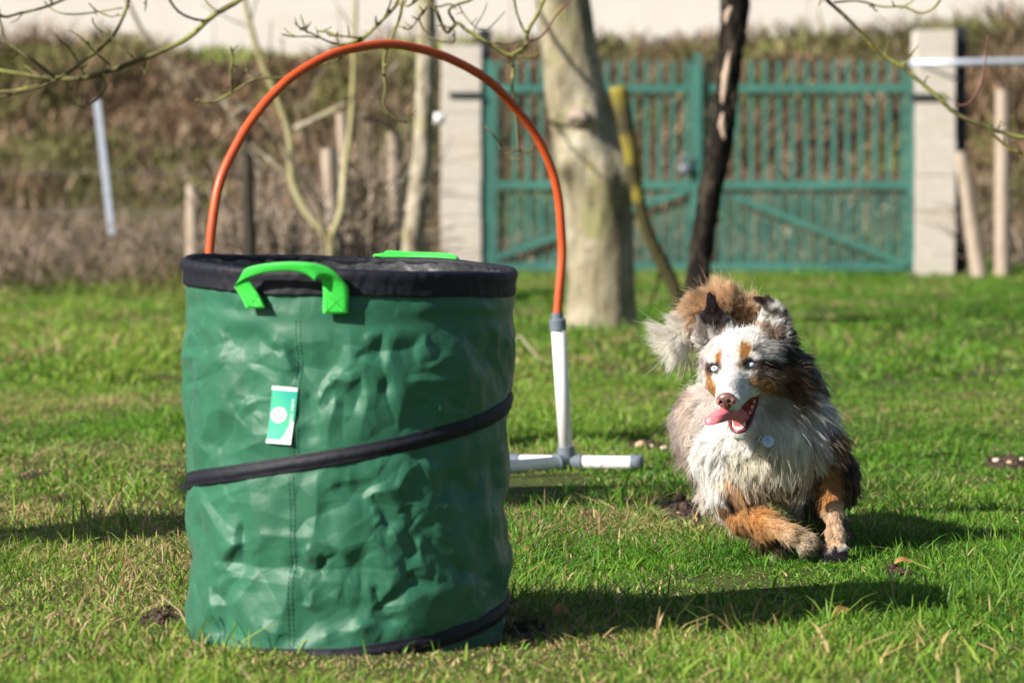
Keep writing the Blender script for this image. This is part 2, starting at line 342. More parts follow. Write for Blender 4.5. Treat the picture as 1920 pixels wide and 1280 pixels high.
def woodpost(px0, py0, px1, py1, D, r, label, m='post', sides=9, flat=False, seed=1, group='weathered fence posts'):
    b = MB(); p0, p1 = P(px0, py0, D), P(px1, py1, D); mid = (p0 + p1) / 2 + np.array([random.uniform(-.01, .01), 0, 0])
    b.tube([p0, mid, p1], [r * 1.08, r, r * .92], sides, 5, noise=.07, seed=seed)
    return tag(b.build('fence_post', M[m], auto=50), label, 'post', group)
woodpost(360, gy(29), 361, 347, 29, .055, 'pale wooden fence post in the scrub left of the hoop', seed=2)
woodpost(632, gy(27), 616, 279, 27, .055, 'short pale post with a slanted top seen through the hoop', seed=3)
woodpost(655, gy(27.5), 641, 212, 27.5, .045, 'taller grey post beside the short pale one inside the hoop', seed=4)
woodpost(745, gy(28), 738, 250, 28, .05, 'grey brown post just left of the pale rough trunk', seed=5)
woodpost(470, gy(25), 462, 250, 25, .04, 'thin dark post seen low inside the left of the hoop', 'darkpost', seed=6)
woodpost(1880, gy(34), 1880, 168, 34, .07, 'tall pale wooden post near the right edge', seed=7)
woodpost(1838, gy(34), 1802, 284, 34, .07, 'pale wooden post leaning against the dark steel post', seed=8)
b = MB(); b.bar(P(210, 440, 31), P(182, 188, 31), .055, .03, .004); tag(b.build('fence_stay', M['galv'], smooth=False), 'slanting grey metal fence stay rising from the scrub at left', 'stake')
b = MB(); 
for yy, D in ((322, 30), (397, 30)):
    b.tube([P(-400, yy + 6, D), P(180, yy, D), P(360, yy + 4, D), P(640, yy - 2, D), P(826, yy + 3, D)], .0013, 5, 3)
tag(b.build('fence_wire', M['galv']), 'thin sagging fence wires strung between the left posts', 'wire')
b = MB(); b.tube([P(812, 224, 29), P(833, 221, 29)], [.045, .04], 12, 1); tag(b.build('insulator', mat('white_plastic', (.8, .8, .78), .4)), 'small white insulator beside the left pillar', 'insulator')
# ------------------------------------------------------------ trees
M['bark'] = mat('walnut_bark', (.25, .22, .145), .85, .2, noise=[(7, (.10, .085, .05), .47, .60, (1.6, 1.6, .5)), (1.8, (.38, .35, .27), .48, .64), (3.2, (.22, .22, .10), .55, .66), (11, (.18, .15, .10), .56, .68, (1, 1, 2.2)), (26, (.20, .165, .10), .52, .66, (1.5, 1.5, .35)), (9, (.50, .36, .05), .66, .70)], bump=[(9, .5, .04, (2, 2, .5)), (45, .4, .01)])
M['bark2'] = mat('pale_bark', (.36, .32, .25), .9, .2, noise=[(9, (.15, .12, .08), .5, .60, (3, 3, .5)), (5, (.30, .29, .13), .5, .7)], bump=(22, .8, .02, (3, 3, .5)))
M['twig'] = mat('lichen_twig', (.115, .105, .045), .9, .15, noise=[(7, (.24, .25, .07), .45, .6), (18, (.06, .05, .03), .52, .64), (9, (.45, .30, .03), .64, .69)], bump=(60, .6, .004))
M['twigred'] = mat('red_twig', (.13, .05, .04), .6, .3, noise=[(20, (.2, .12, .08), .5, .7)])
M['moss'] = mat('mossy_bark', attr='col', rough=.9, spec=.15, noise=[(3, (.05, .045, .03), .52, .66)], bump=(40, .8, .01))
M['burnt'] = mat('blackened_bark', (.010, .008, .007), .8, .1, noise=[(14, (.06, .048, .035), .50, .64, (2, 2, .5)), (3.2, (.36, .24, .16), .63, .66, (2.5, 2.5, .8))], bump=(25, .9, .02, (2, 2, .6)))  # brown-grey noise puts sunlit edges into the bark colour
M['cutwood'] = mat('cut_wood', (.50, .38, .30), .8, .2, noise=[(30, (.35, .24, .18), .45, .65)])
# big walnut trunk behind the hoop
TD = 21.5
tree = empty('walnut_tree', P(1128, gy(TD), TD)); tag(tree, 'thick pale walnut trunk with a round knot behind the hoop', 'tree')
prof = [(-420, 925, 1010), (-250, 955, 1045), (-120, 980, 1078), (0, 1005, 1105), (100, 1015, 1120), (170, 1022, 1137), (235, 1032, 1155), (290, 1037, 1172), (335, 1046, 1181), (380, 1056, 1183), (440, 1061, 1187), (520, 1063, 1190), (580, 1062, 1193), (612, 1056, 1200), (640, 1040, 1216)]
SEGT, ROW = 72, 160
yy = np.linspace(-420, 640, ROW); L_ = np.interp(yy, [p[0] for p in prof], [p[1] for p in prof]); R_ = np.interp(yy, [p[0] for p in prof], [p[2] for p in prof])
def smooth1(a, k=4):
    for _ in range(k): a = np.concatenate([[a[0]], (a[:-2] + 2 * a[1:-1] + a[2:]) / 4, [a[-1]]])
    return a
L_, R_ = smooth1(L_), smooth1(R_); V = []
for i in range(ROW):
    c = P((L_[i] + R_[i]) / 2, yy[i], TD); r = (R_[i] - L_[i]) / 2 * TD / FPX
    a = np.linspace(0, 2 * np.pi, SEGT, endpoint=False)
    rr = r * (1 + .05 * (fbm(np.cos(a) * 1.6 + 5, yy[i] / 90 + np.sin(a) * 1.6, 5, 3) - .5) * 2 * abs(1))
    for (pa, py, s, amp) in ((-1.35, 222, 26, .06), (-2.3, 312, 28, .07), (-.55, 325, 40, .085), (-1.3, 335, 50, .05), (-1.8, 270, 26, .03)):   # swollen healed limbs
        rr = rr + amp * np.exp(-((np.angle(np.exp(1j * (a - pa)))) / .35) ** 2 - ((yy[i] - py) / s) ** 2)
    V.append(np.stack([c[0] + np.cos(a) * rr, c[1] + np.sin(a) * rr, np.full(SEGT, c[2])], 1))
V = np.vstack(V); I = np.arange(ROW * SEGT).reshape(ROW, SEGT); I2 = np.roll(I, -1, 1)
F = np.stack([I[:-1], I[1:], I2[1:], I2[:-1]], -1).reshape(-1, 4)
mesh_obj('trunk', V, F, M['bark'], tree)
b = MB(); kc = P(1089, 221, TD - .205); b.tube([kc + [0, .10, 0], kc + [0, .0, 0]], [.062, .056], 18, 1); 
b.tube([kc + [0, .03, 0], kc + [-.002, -.012, -.002], kc + [0, .03, 0.001]], [.074, .068, .058], 18, 2, cap=False); b.build('knot', mat('knot_wood', (.34, .28, .23), .85, .2, noise=[(30, (.20, .15, .11), .45, .65)]), tree)
cr = MB()
def limb(mb, p0, d, L, r0, depth, rg, droop=0., seg=7):
    pts = [np.array(p0, float)]; d = np.array(d, float); d /= np.linalg.norm(d)
    for i in range(seg):
        d = d + rg.normal(0, .16, 3) + np.array([0, 0, -droop]); d /= np.linalg.norm(d); pts.append(pts[-1] + d * L / seg)
    rad = np.linspace(r0, r0 * .35, len(pts)); mb.tube(pts, rad, 8 if r0 > .02 else 5, 2)
    if depth > 0:
        for k in range(2, len(pts)):
            for _ in range(1 if depth > 1 else 2):
                dd = d * .6 + rg.normal(0, .6, 3); limb(mb, pts[k], dd, L * rg.uniform(.35, .55), rad[k] * .6, depth - 1, rg, droop, 5)
rg = np.random.default_rng(5)
tp = P(967, -418, TD)
for d in ((-1, -.3, .9), (.8, -.6, 1.0), (-.2, .8, 1.2), (-.5, -1.0, .7)): limb(cr, tp - [0, 0, .1], d, 3.2, .12, 2, rg)
cr.build('crown', M['bark'], tree)

def traced(mb, paths, ox, oy, sc, D, seed=0, rmul=1.0, mat_noise=.12, wob=.25):
    """paths: (radius in photo px start, end, [crop points], depth offset); real thin tubes at distance D"""
    rg = np.random.default_rng(seed)
    for pt in paths:
        r0, r1, pts = pt[:3]; dz = pt[3] if len(pt) > 3 else rg.uniform(-wob, wob); dz2 = pt[4] if len(pt) > 4 else dz + rg.uniform(-.12, .12)
        n = len(pts); Q = []
        for i, (x, y) in enumerate(pts):
            d = D + dz + (dz2 - dz) * i / max(1, n - 1); q = P(ox + x / sc, oy + y / sc, d)
            if 0 < i < n - 1: q = q + rg.normal(0, .0015, 3)
            Q.append(q)
        rad = np.linspace(r0, r1, n) * D / FPX * rmul
        mb.tube(Q, rad, 8, 5, noise=mat_noise, seed=seed + n)
        if len(pt) > 5 and pt[5]: continue
        # small buds and spurs along thin twigs
        for i in range(1, n):
            if rg.random() < .55 and r0 < 4:
                p = Q[i] * .6 + Q[i - 1] * .4; dd = rg.normal(0, 1, 3); dd[2] += .4; dd /= np.linalg.norm(dd)
                mb.tube([p, p + dd * .012, p + dd * rg.uniform(.018, .035)], [rad[i] * .9, rad[i] * .8, rad[i] * .4], 6, 2)
BD = 11.2
# tree standing out of frame on the left; its limbs reach over the top left corner
lt = empty('bare_tree', (-2.7, 7.0, 0)); tag(lt, 'bare tree outside the left edge whose lichened boughs hang into the top left corner', 'tree', 'bare trees just outside the frame')
b = MB(); b.tube([(-2.70, 6.95, -.1), (-2.70, 7.1, .5), (-2.76, 7.4, 1.1), (-2.80, 7.65, 1.6), (-2.86, 7.85, 2.0), (-3.1, 7.9, 2.4)], [.36, .31, .29, .27, .20, .10], 20, 5, noise=.03); b.build('trunk', M['bark2'], lt)
b = MB()
c5 = [(5.2, 4.4, [(1650, -230), (1500, -110), (1350, 0), (1200, 90), (1050, 210), (900, 290), (760, 345), (600, 405), (450, 440), (300, 445), (150, 425), (0, 400), (-150, 380), (-400, 360)], 0, .3, True),
      (3.6, 2.6, [(750, -120), (730, 0), (700, 90), (640, 200), (560, 280), (460, 350), (370, 420), (250, 480), (100, 525), (0, 545), (-200, 560)], .1, .1, True),
      (2.2, 3.4, [(-30, 60), (0, 120), (30, 220), (130, 300), (220, 370), (310, 440)], .05, .0), (1.5, 1.3, [(-40, 280), (0, 300), (60, 325), (110, 300)]),
      (1.6, 2.4, [(310, 190), (340, 235), (380, 250), (430, 340), (475, 425)], -.08, 0), (1.6, 2.0, [(390, 170), (460, 220), (530, 290), (620, 365)], .1, .0), (1.3, 1.9, [(520, 100), (530, 140), (580, 180), (640, 220), (750, 325)], .0, .0),
      (2.4, 1.5, [(580, 410), (592, 500), (545, 565), (470, 600), (390, 575)], .02, -.05), (2.2, 1.1, [(370, 450), (385, 490), (412, 512)], 0, 0), (1.2, 1.0, [(140, 370), (180, 400), (240, 430)], .1, 0), (1.4, .9, [(838, 345), (825, 390), (808, 420)], 0, 0),
      (2.6, 2.2, [(940, -20), (1000, 60), (1080, 100), (1160, 115), (1220, 80)], -.1, 0), (1.8, 1.8, [(1140, -20), (1180, 30), (1220, 62)], .05, 0),
      (2.3, 2.6, [(420, -30), (360, 0), (250, 40), (120, 75), (30, 95), (-30, 60)]), (1.5, 1.4, [(250, 10), (300, 60), (370, 80), (500, 70), (690, 45)]), (1.2, .8, [(130, 75), (100, 110), (60, 130)]), (1.9, 1.2, [(822, -10), (820, 30), (815, 65)]),
      (3.2, 1.8, [(0, 515), (80, 510), (170, 490), (280, 455)], .1, .0), (1.5, 1.1, [(500, 20), (540, 60), (620, 95), (680, 85)])]
traced(b, c5, 0, 0, 3, BD, 3); b.build('bough', M['twig'], lt)
b = MB()
c5b = [(2.6, 1.8, [(1100, 560), (1140, 575), (1200, 575), (1300, 520), (1440, 450), (1600, 430), (1770, 380), (1900, 335), (2000, 260), (2150, 110), (2220, -60)], 0, 0, True), (2.6, 1.7, [(1305, 520), (1300, 400), (1312, 330), (1298, 265)], 0, -.05), (1.6, 1.0, [(1450, 448), (1420, 420), (1380, 392)], 0, 0),
       (2.0, 1.3, [(1905, 250), (1840, 230), (1760, 190), (1690, 160), (1660, 130)], 0, -.1), (1.8, 1.5, [(1590, 195), (1650, 205), (1730, 205), (1790, 215)], 0, 0), (1.6, 1.1, [(1730, 190), (1715, 140), (1690, 85)], 0, 0), (1.5, 1.0, [(1650, 205), (1620, 185), (1600, 160)]), (2.2, 2.0, [(1905, 250), (1890, 210), (1860, 185), (1780, 175)]), (3, 2, [(1690, 165), (1720, 160), (1715, 175)])]
traced(b, c5b, 0, 0, 3, BD - .2, 4)
c6 = [(3.0, 3.4, [(-20, 255), (70, 240), (150, 190), (230, 120), (300, 30), (330, -40), (360, -140)], 0, 0), (2.2, 2.2, [(-70, 200), (0, 205), (80, 212)]),
      (3.0, 2.4, [(345, 0), (335, 60), (320, 130), (270, 230), (240, 320), (235, 400), (250, 500), (240, 590), (300, 660), (370, 690)], 0, 0), (1.6, 1.3, [(205, 565), (235, 610), (270, 645)], 0, 0), (1.8, 1.2, [(375, 690), (395, 670)], 0, 0),
      (2.3, 2, [(450, -30), (430, 0), (380, 35), (335, 25), (300, 20)]), (1.9, 1.6, [(475, 45), (450, 80), (420, 130), (370, 165), (320, 145)]), (2.0, 1.5, [(480, 40), (440, 120), (500, 210), (620, 238), (635, 170)])]
traced(b, c6, 640, 0, 3, BD - .2, 5); b.build('bough', M['twig'], lt)
limbs = MB()
for p0, p1, r in (((-3.2, 9.0, 1.95), P(550, -76, BD), .035), ((-3.1, 9.1, 1.75), P(-133, 120, BD + .1), .035), ((-3.15, 9.2, 2.1), P(740, -45, BD - .2), .035)):
    p0 = np.array(p0); limbs.tube([(-2.84, 7.75, 1.7), p0, p0 * .6 + p1 * .4 + [-.2, .75, .25], p0 * .25 + p1 * .75 + [-.1, .5, .25], p1], [.11, .08, r, r * .6, .014], 9, 5)
rg = np.random.default_rng(8)
for d in ((-.5, -.9, 1), (-1.0, -.2, 1)): limb(limbs, (-3.1, 7.9, 2.35), d, 2.0, .07, 2, rg)
limbs.build('limbs', M['bark2'], lt)
# tree out of frame on the right; its boughs cross the top middle and the top right
rt = empty('bare_tree', (3.9, 12.2, 0)); tag(rt, 'bare tree outside the right edge whose long green bough slants down across the top right', 'tree', 'bare trees just outside the frame')
b = MB(); b.tube([(3.9, 12.2, -.1), (3.88, 12.2, .6), (3.8, 12.1, 1.5), (3.7, 12.0, 2.3), (3.75, 12.1, 3.2)], [.22, .18, .16, .14, .10], 18, 5, noise=.03); b.build('trunk', M['bark2'], rt)
b = MB()
c6b = [(3.0, 3.6, [(480, -60), (510, 20), (540, 70), (560, 130), (590, 180), (620, 165), (650, 135), (700, 165), (740, 190), (840, 250), (900, 290), (960, 310), (1040, 250), (1045, 190), (1100, 90), (1140, 0), (1160, -60)], 0, 0, True),
       (2.6, 2.8, [(760, -30), (720, 0), (640, 30), (605, 60), (640, 130)]), (2.0, 1.6, [(560, 130), (600, 155), (640, 150)]), (2.0, 1.6, [(525, 40), (560, 35), (600, 25), (640, 30)]),
       (3.2, 2.2, [(960, 310), (970, 400), (960, 500), (985, 680), (990, 830), (1000, 850)], 0, 0), (1.9, 1.4, [(990, 840), (920, 870), (870, 790), (820, 720)], 0, 0), (1.9, 1.3, [(990, 835), (1030, 860), (1060, 850), (1080, 835)], 0, 0), (1.6, 1.2, [(940, 860), (960, 900), (1010, 895)]),
       (2.2, 2.2, [(960, -30), (965, 0), (985, 70), (1020, 150), (1040, 190)], 0, 0), (1.9, 1.4, [(960, 312), (1060, 322), (1110, 302)], 0, 0), (1.5, 1.2, [(860, 240), (910, 245), (985, 240)]), (1.3, 1.0, [(740, 190), (760, 140), (800, 80), (820, 20)]), (1.2, .9, [(830, 160), (880, 110), (920, 65)]), (1.5, 1.0, [(660, 30), (700, 100), (760, 160), (830, 165)])]
traced(b, c6b, 640, 0, 3, BD, 6); b.build('bough', M['twig'], rt)
b = MB(); traced(b, [(2.2, 1.5, [(1040, 245), (1130, 200), (1200, 100), (1250, 40), (1300, -20)], 0, 0, True), (2.4, 1.6, [(1050, 190), (1080, 120), (1105, 60), (1145, -20)], .02, .02, True)], 640, 0, 3, BD - .02, 7); b.build('young_shoot', M['twigred'], rt)
b = MB()
c7 = [(3.4, 4.6, [(760, -90), (820, 0), (900, 80), (1000, 180), (1100, 290), (1250, 390), (1400, 520), (1540, 640), (1700, 710), (1800, 745), (1920, 780), (2100, 800), (2400, 760)], 0, 0, True), (3.0, 1.8, [(1710, 715), (1760, 775), (1830, 830), (1930, 862), (2060, 880)], 0, 0),
      (2.0, 1.2, [(1225, 375), (1260, 345), (1280, 310), (1325, 252)], 0, 0), (2.2, .9, [(1148, 330), (1145, 290), (1158, 230)], 0, 0), (2.0, 2.2, [(850, 15), (980, 10), (1120, 40), (1240, 40), (1340, 70), (1410, 45), (1460, -15)], 0, 0), (1.7, 1.3, [(1240, 38), (1280, 20), (1310, -10)], 0, 0), (1.7, 1, [(1060, 30), (1085, 55), (1100, 62)]), (1.8, 1.0, [(1480, 590), (1474, 550), (1476, 520)], 0, 0), (1.6, 1., [(1360, 470), (1370, 440), (1385, 430)]), (1.4, .8, [(1775, 735), (1780, 700), (1790, 680)]), (1.5, .9, [(765, 30), (775, 5), (780, -20)])]
traced(b, c7, 1280, 0, 3, BD + .4, 8); b.build('bough', M['twig'], rt)
b = MB(); traced(b, [(2.4, 1.5, [(1530, 595), (1570, 590), (1620, 570), (1680, 470), (1700, 380), (1710, 300), (1717, 200)], 0, 0, True)], 1280, 0, 3, BD + .4, 9); b.build('young_shoot', M['twigred'], rt)
limbs = MB()
for p0, p1, r in (((3.7, 12.0, 2.3), P(2080, 253, BD + .4), .05), ((3.75, 12.1, 2.9), P(1540, -30, BD + .4), .05), ((3.75, 12.1, 3.1), P(1020, -20, BD), .05)):
    p0 = np.array(p0); limbs.tube([p0, p0 * .7 + p1 * .3 + [0, 0, .35], (p0 + p1) / 2 + [0, 0, .45], p0 * .25 + p1 * .75 + [0, 0, .3], p1], [.09, .07, r, r * .6, .014], 9, 5)
limbs.build('limbs', M['bark2'], rt)

# slim pale trunk
b = MB(); sd = 24.0
sp = [(803, -250), (800, -60), (800, 60), (797, 150), (795, 220), (791, 300), (783, 370), (776, 430), (770, gy(sd) - 80), (768, gy(sd))]
b.tube([P(x, y, sd) for x, y in sp], [.048, .052, .052, .060, .056, .059, .061, .058, .066, .08], 16, 5, noise=.20, seed=4)
st = empty('slim_tree', P(768, gy(sd), sd)); tag(st, 'slim tree with rough pale bark right of the forked sapling', 'tree'); b.build('trunk', M['bark2'], st)
b = MB(); rg = np.random.default_rng(14)
for d in ((-.5, 0, 1), (.6, .3, 1), (0, -.6, 1.2)): limb(b, P(803, -240, sd), d, 1.8, .04, 2, rg)
b.build('crown', M['bark2'], st)
# forked sapling and bare shrubs seen through the hoop
O, SC = (400, 0), 2.56
M['sapbark'] = mat('yellow_grey_bark', (.30, .27, .13), .85, .2, noise=[(6, (.26, .24, .12), .45, .62), (3, (.40, .37, .24), .5, .7)])
M['greybark'] = mat('grey_twig', (.20, .17, .12), .9, .15, noise=[(6, (.10, .085, .06), .5, .62), (5, (.40, .40, .33), .6, .66)])
fs = empty('forked_sapling', P(618, gy(24.5), 24.5)); tag(fs, 'yellowish forked sapling standing behind the bag inside the hoop', 'tree')
b = MB(); traced(b, [(10, 4.5, [(560, 1600), (560, 1240), (555, 1150), (450, 1020), (390, 900), (370, 780), (362, 640), (290, 430), (220, 260), (170, 80), (140, -60)], 0, 0, True), (8, 4, [(556, 1160), (610, 1030), (622, 900), (640, 740), (662, 580), (672, 400), (676, 200), (684, -40)], 0, .3, True)], *O, SC, 24.5, 11); b.build('trunk', M['sapbark'], fs)
b = MB(); traced(b, [(4, 2, [(400, 900), (330, 820), (260, 760), (180, 690), (110, 600), (40, 480)], 0, .3, True), (3, 1.4, [(430, 540), (470, 450), (500, 380), (540, 330)]), (3, 2, [(706, 840), (705, 600), (745, 480), (860, 330), (950, 260)], .3, .3, True), (2.5, 1.2, [(180, 100), (190, 60), (210, -20)]), (2, 1.2, [(165, 130), (100, 100), (0, 50), (-60, 20)]),
    (3.2, 2.4, [(420, 880), (500, 960), (590, 1050)]), (3, 1.5, [(690, 1010), (800, 930), (880, 830), (960, 680)]), (2.6, 1.5, [(690, 1110), (850, 950), (950, 820)]), (1.5, 1, [(660, 130), (620, 60), (580, 0)]), (1.4, .8, [(600, 240), (605, 100), (600, 40)]), (1.5, 1, [(270, 300), (275, 180), (280, 100)]), (1.6, 1, [(330, 280), (335, 200), (320, 190)])], *O, SC, 24.8, 12); b.build('branches', M['greybark'], fs)
b = MB(); traced(b, [(6.5, 5.5, [(388, 622), (520, 560), (636, 500)], 0, 0, True)], *O, SC, 24.3, 13); b.build('cut_branch', M['bark2'], fs)
b = MB(); traced(b, [(5.5, 4.5, [(930, 1500), (925, 1000), (912, 820), (900, 740), (880, 640), (800, 585), (700, 570), (655, 590)], 0, 0, True), (2, 1, [(900, 700), (960, 640), (1000, 540)])], *O, SC, 25.5, 14)
tag(b.build('bent_tree', M['darkpost']), 'dark bare stem bending left below its crook inside the hoop', 'tree')
b = MB(); traced(b, [(3.6, 4.5, [(690, -60), (730, 30), (800, 170), (920, 320), (1050, 440), (1200, 540), (1370, 600), (1500, 700), (1600, 840), (1680, 1000), (1800, 1200), (1850, 1700)], 0, 0, True), (2, 1, [(1200, 540), (1180, 400), (1170, 280)]), (1.6, 1, [(920, 320), (980, 460)]), (1.7, 1, [(800, 200), (680, 190), (560, 130)]), (2, 1, [(1370, 600), (1300, 680), (1400, 840), (1500, 960)])], 0, 0, 3, 22.5, 15)
tag(b.build('arching_stem', M['greybark']), 'long grey arching stem slanting down to the left of the sapling', 'tree')
M['shrub'] = mat('shrub_stem', (.23, .18, .14), .9, .15, noise=[(5, (.34, .29, .23), .5, .62), (8, (.12, .09, .07), .55, .65)])
rgs = np.random.default_rng(77)
for (x0, x1, D_, n_, top, lab_) in ((395, 560, 26.5, 46, 200, 'tangle of thin bare stems filling the lower left inside the hoop'), (560, 800, 27.5, 46, 130, 'thin bare shrub stems between the posts and the slim pale trunk'), (20, 330, 30.5, 40, 330, 'low leafless bramble shrub around the slanting metal stay'), (1815, 1960, 35.5, 24, 300, 'thin bare shrub right of the right pillar')):
    b = MB()
    for i in range(n_):
        xa = rgs.uniform(x0, x1); h_ = rgs.uniform(.35, 1) * (gy(D_) - top); dx = rgs.normal(0, 40); q_ = [P(xa + dx * t_ ** 1.5 + rgs.normal(0, 4), gy(D_) - h_ * t_ * (1 - .15 * t_), D_ + rgs.uniform(-.5, .5)) for t_ in (0, .3, .6, 1)]
        b.tube(q_, [.017, .014, .010, .004], 5, 3)
        for _ in range(3):
            t_ = rgs.integers(1, 3); dd = rgs.normal(0, .25, 3); dd[2] = abs(dd[2]) * .8; b.tube([q_[t_], q_[t_] + dd * .5 + [0, 0, .03], q_[t_] + dd], [.006, .005, .002], 4, 2)
    tag(b.build('bare_shrub', M['shrub']), lab_, 'shrub', 'bare shrubs along the fence')
# mossy pole leaning on the walnut and black slanting tree
b = MB(); D2 = 20.5
b.tube([P(x, y, D2) for x, y in ((1158, 162), (1172, 230), (1184, 300), (1196, 370), (1216, 440), (1245, 500), (1268, 550), (1280, gy(D2)))], [.047, .044, .040, .036, .034, .037, .036, .034], 14, 5, noise=.08, seed=3)
b.tube([P(1237, 500, D2), P(1230, 540, D2), P(1222, 575, D2)], [.012, .011, .008], 6, 3)
_v = np.vstack(b.V); _w = sstep((_v[:, 2] - 1.05) / .45)[:, None]; _w = np.maximum(_w * .9, (fbm(_v[:, 2] * 5, _v[:, 0] * 9, 3, 2) > .62)[:, None] * .5); b.C = [np.array([.050, .046, .020]) * (1 - _w) + np.array([.34, .28, .045]) * _w]
tag(b.build('mossy_pole', M['moss']), 'mossy yellow green pole leaning beside the walnut trunk', 'pole')
b = MB(); D3 = 19.5
b.tube([P(x, y, D3) for x, y in ((1395, -160), (1380, -40), (1376, 40), (1368, 110), (1362, 180), (1352, 260), (1335, 340), (1322, 420), (1310, 500), (1300, gy(D3) - 30), (1298, gy(D3)))], [.065, .078, .073, .066, .058, .062, .062, .058, .060, .065, .08], 18, 6, noise=.09, seed=5)
bt = b.build('black_tree', M['burnt']); b = MB()
for pts_ in (((1366, 95), (1361, 130), (1356, 165), (1353, 195)), ((1353, 212), (1352, 235), (1356, 262)), ((1372, 5), (1364, 25), (1358, 45))):
    q_ = [P(x + 2, y, D3 - .058) for x, y in pts_]; b.tube(q_, [.006] + [.019] * (len(q_) - 2) + [.006], 8, 5, noise=.2, seed=len(q_))
b.build('peeled_patch', M['cutwood'], bt)
tag(bt, 'black slanting trunk with pale peeled patches in front of the gate', 'tree')
# ------------------------------------------------------------ pop-up garden bag
M['bag'] = mat('green_woven_fabric', (.014, .105, .056), .52, .42, noise=[(9, (.020, .130, .072), .4, .7), (4, (.012, .090, .050), .5, .75), (30, (.03, .15, .09), .60, .8), (2.1, (.06, .10, .055), .70, .85)], bump=[(420, .12, .001), (1500, .25, .0006)], sheen=.1, trans=.0)
M['navy'] = mat('navy_tape', (.005, .006, .013), .65, .35, noise=[(60, (.010, .012, .022), .5, .8), (11, (.06, .045, .035), .74, .88)], bump=(700, .5, .0008))
M['liner'] = mat('dark_liner', (.045, .047, .052), .32, .7, noise=[(26, (.22, .22, .23), .54, .68, (1, 1, 2)), (8, (.015, .016, .02), .5, .7)], bump=(30, .8, .004))
M['neon'] = mat('neon_webbing', (.03, .56, .05), .55, .4, bump=[(900, .5, .001), (60, .3, .002)], sheen=.2)
M['white'] = mat('white_print', (.85, .85, .84), .5)
M['lgreen'] = mat('label_green', (.05, .42, .26), .35, .5, noise=[(14, (.03, .36, .30), .45, .65), (9, (.08, .46, .18), .52, .7)])
M['thread'] = mat('dark_thread', (.006, .05, .03), .8)
GU = np.arange(-.93, .93, .0011); GZ = np.arange(-.03, .69, .0011)
UU, ZG = np.meshgrid(GU, GZ)
def smax_field(n, seed, c, gamp, rad):
    """upper envelope of many small tilted patches: flat facets meeting in creases"""
    r = np.random.default_rng(seed); pu = r.uniform(-.95, .95, n); pz = r.uniform(-.05, .71, n); g = np.clip(r.normal(0, gamp, (n, 2)), -.22, .22); h0 = r.normal(0, .001, n)
    an = r.uniform(0, np.pi, n); e1 = r.uniform(.6, 1.0, n); out = np.full(UU.shape, -.09)
    for i in range(n):
        i0, i1 = np.searchsorted(GU, [pu[i] - rad, pu[i] + rad]); j0, j1 = np.searchsorted(GZ, [pz[i] - rad, pz[i] + rad])
        if i1 <= i0 or j1 <= j0: continue
        du = UU[j0:j1, i0:i1] - pu[i]; dz = ZG[j0:j1, i0:i1] - pz[i]; a = du * np.cos(an[i]) + dz * np.sin(an[i]); b_ = -du * np.sin(an[i]) + dz * np.cos(an[i])
        np.maximum(out[j0:j1, i0:i1], h0[i] + g[i, 0] * du + g[i, 1] * dz - c * (a * a * e1[i] + b_ * b_ / e1[i]), out=out[j0:j1, i0:i1])
    return out
def band_z(th):
    """height of the spiral wire on turns; th in radians, front=0, right=+pi/2"""
    deg = np.degrees(th); return np.interp(deg, [-450, -360, -325, -270, -180, -90, -40, 0, 40, 90, 180, 270], [-.02, -.006, .016, .058, .165, .267, .300, .334, .371, .417, .48, .56])
CRE = []   # (u0,z0,u1,z1,amp,wl,wr)
def binth(px, R=None):
    R = R or BINR; s = (px - 655) / 307
    for _ in range(12): s = .5 * s + .5 * ((px - 960) * (BINY - R * math.sqrt(max(0, 1 - min(1, s * s)))) / FPX - BINX) / R; s = max(-.995, min(.995, s))
    return math.asin(s)
def binuz(px, py):
    th = binth(px); D = BINY - BINR * math.cos(th); return BINR * th, CH - (py - 359) * D / FPX
def cre(fr, x0, y0, x1, y1, amp, wl, wr):
    oy = 440 if fr == 3 else 840; a = binuz(320 + x0 / 2.8235, oy + y0 / 2.8235); b = binuz(320 + x1 / 2.8235, oy + y1 / 2.8235)
    CRE.append((*a, *b, amp * .001, wl * .001, wr * .001))
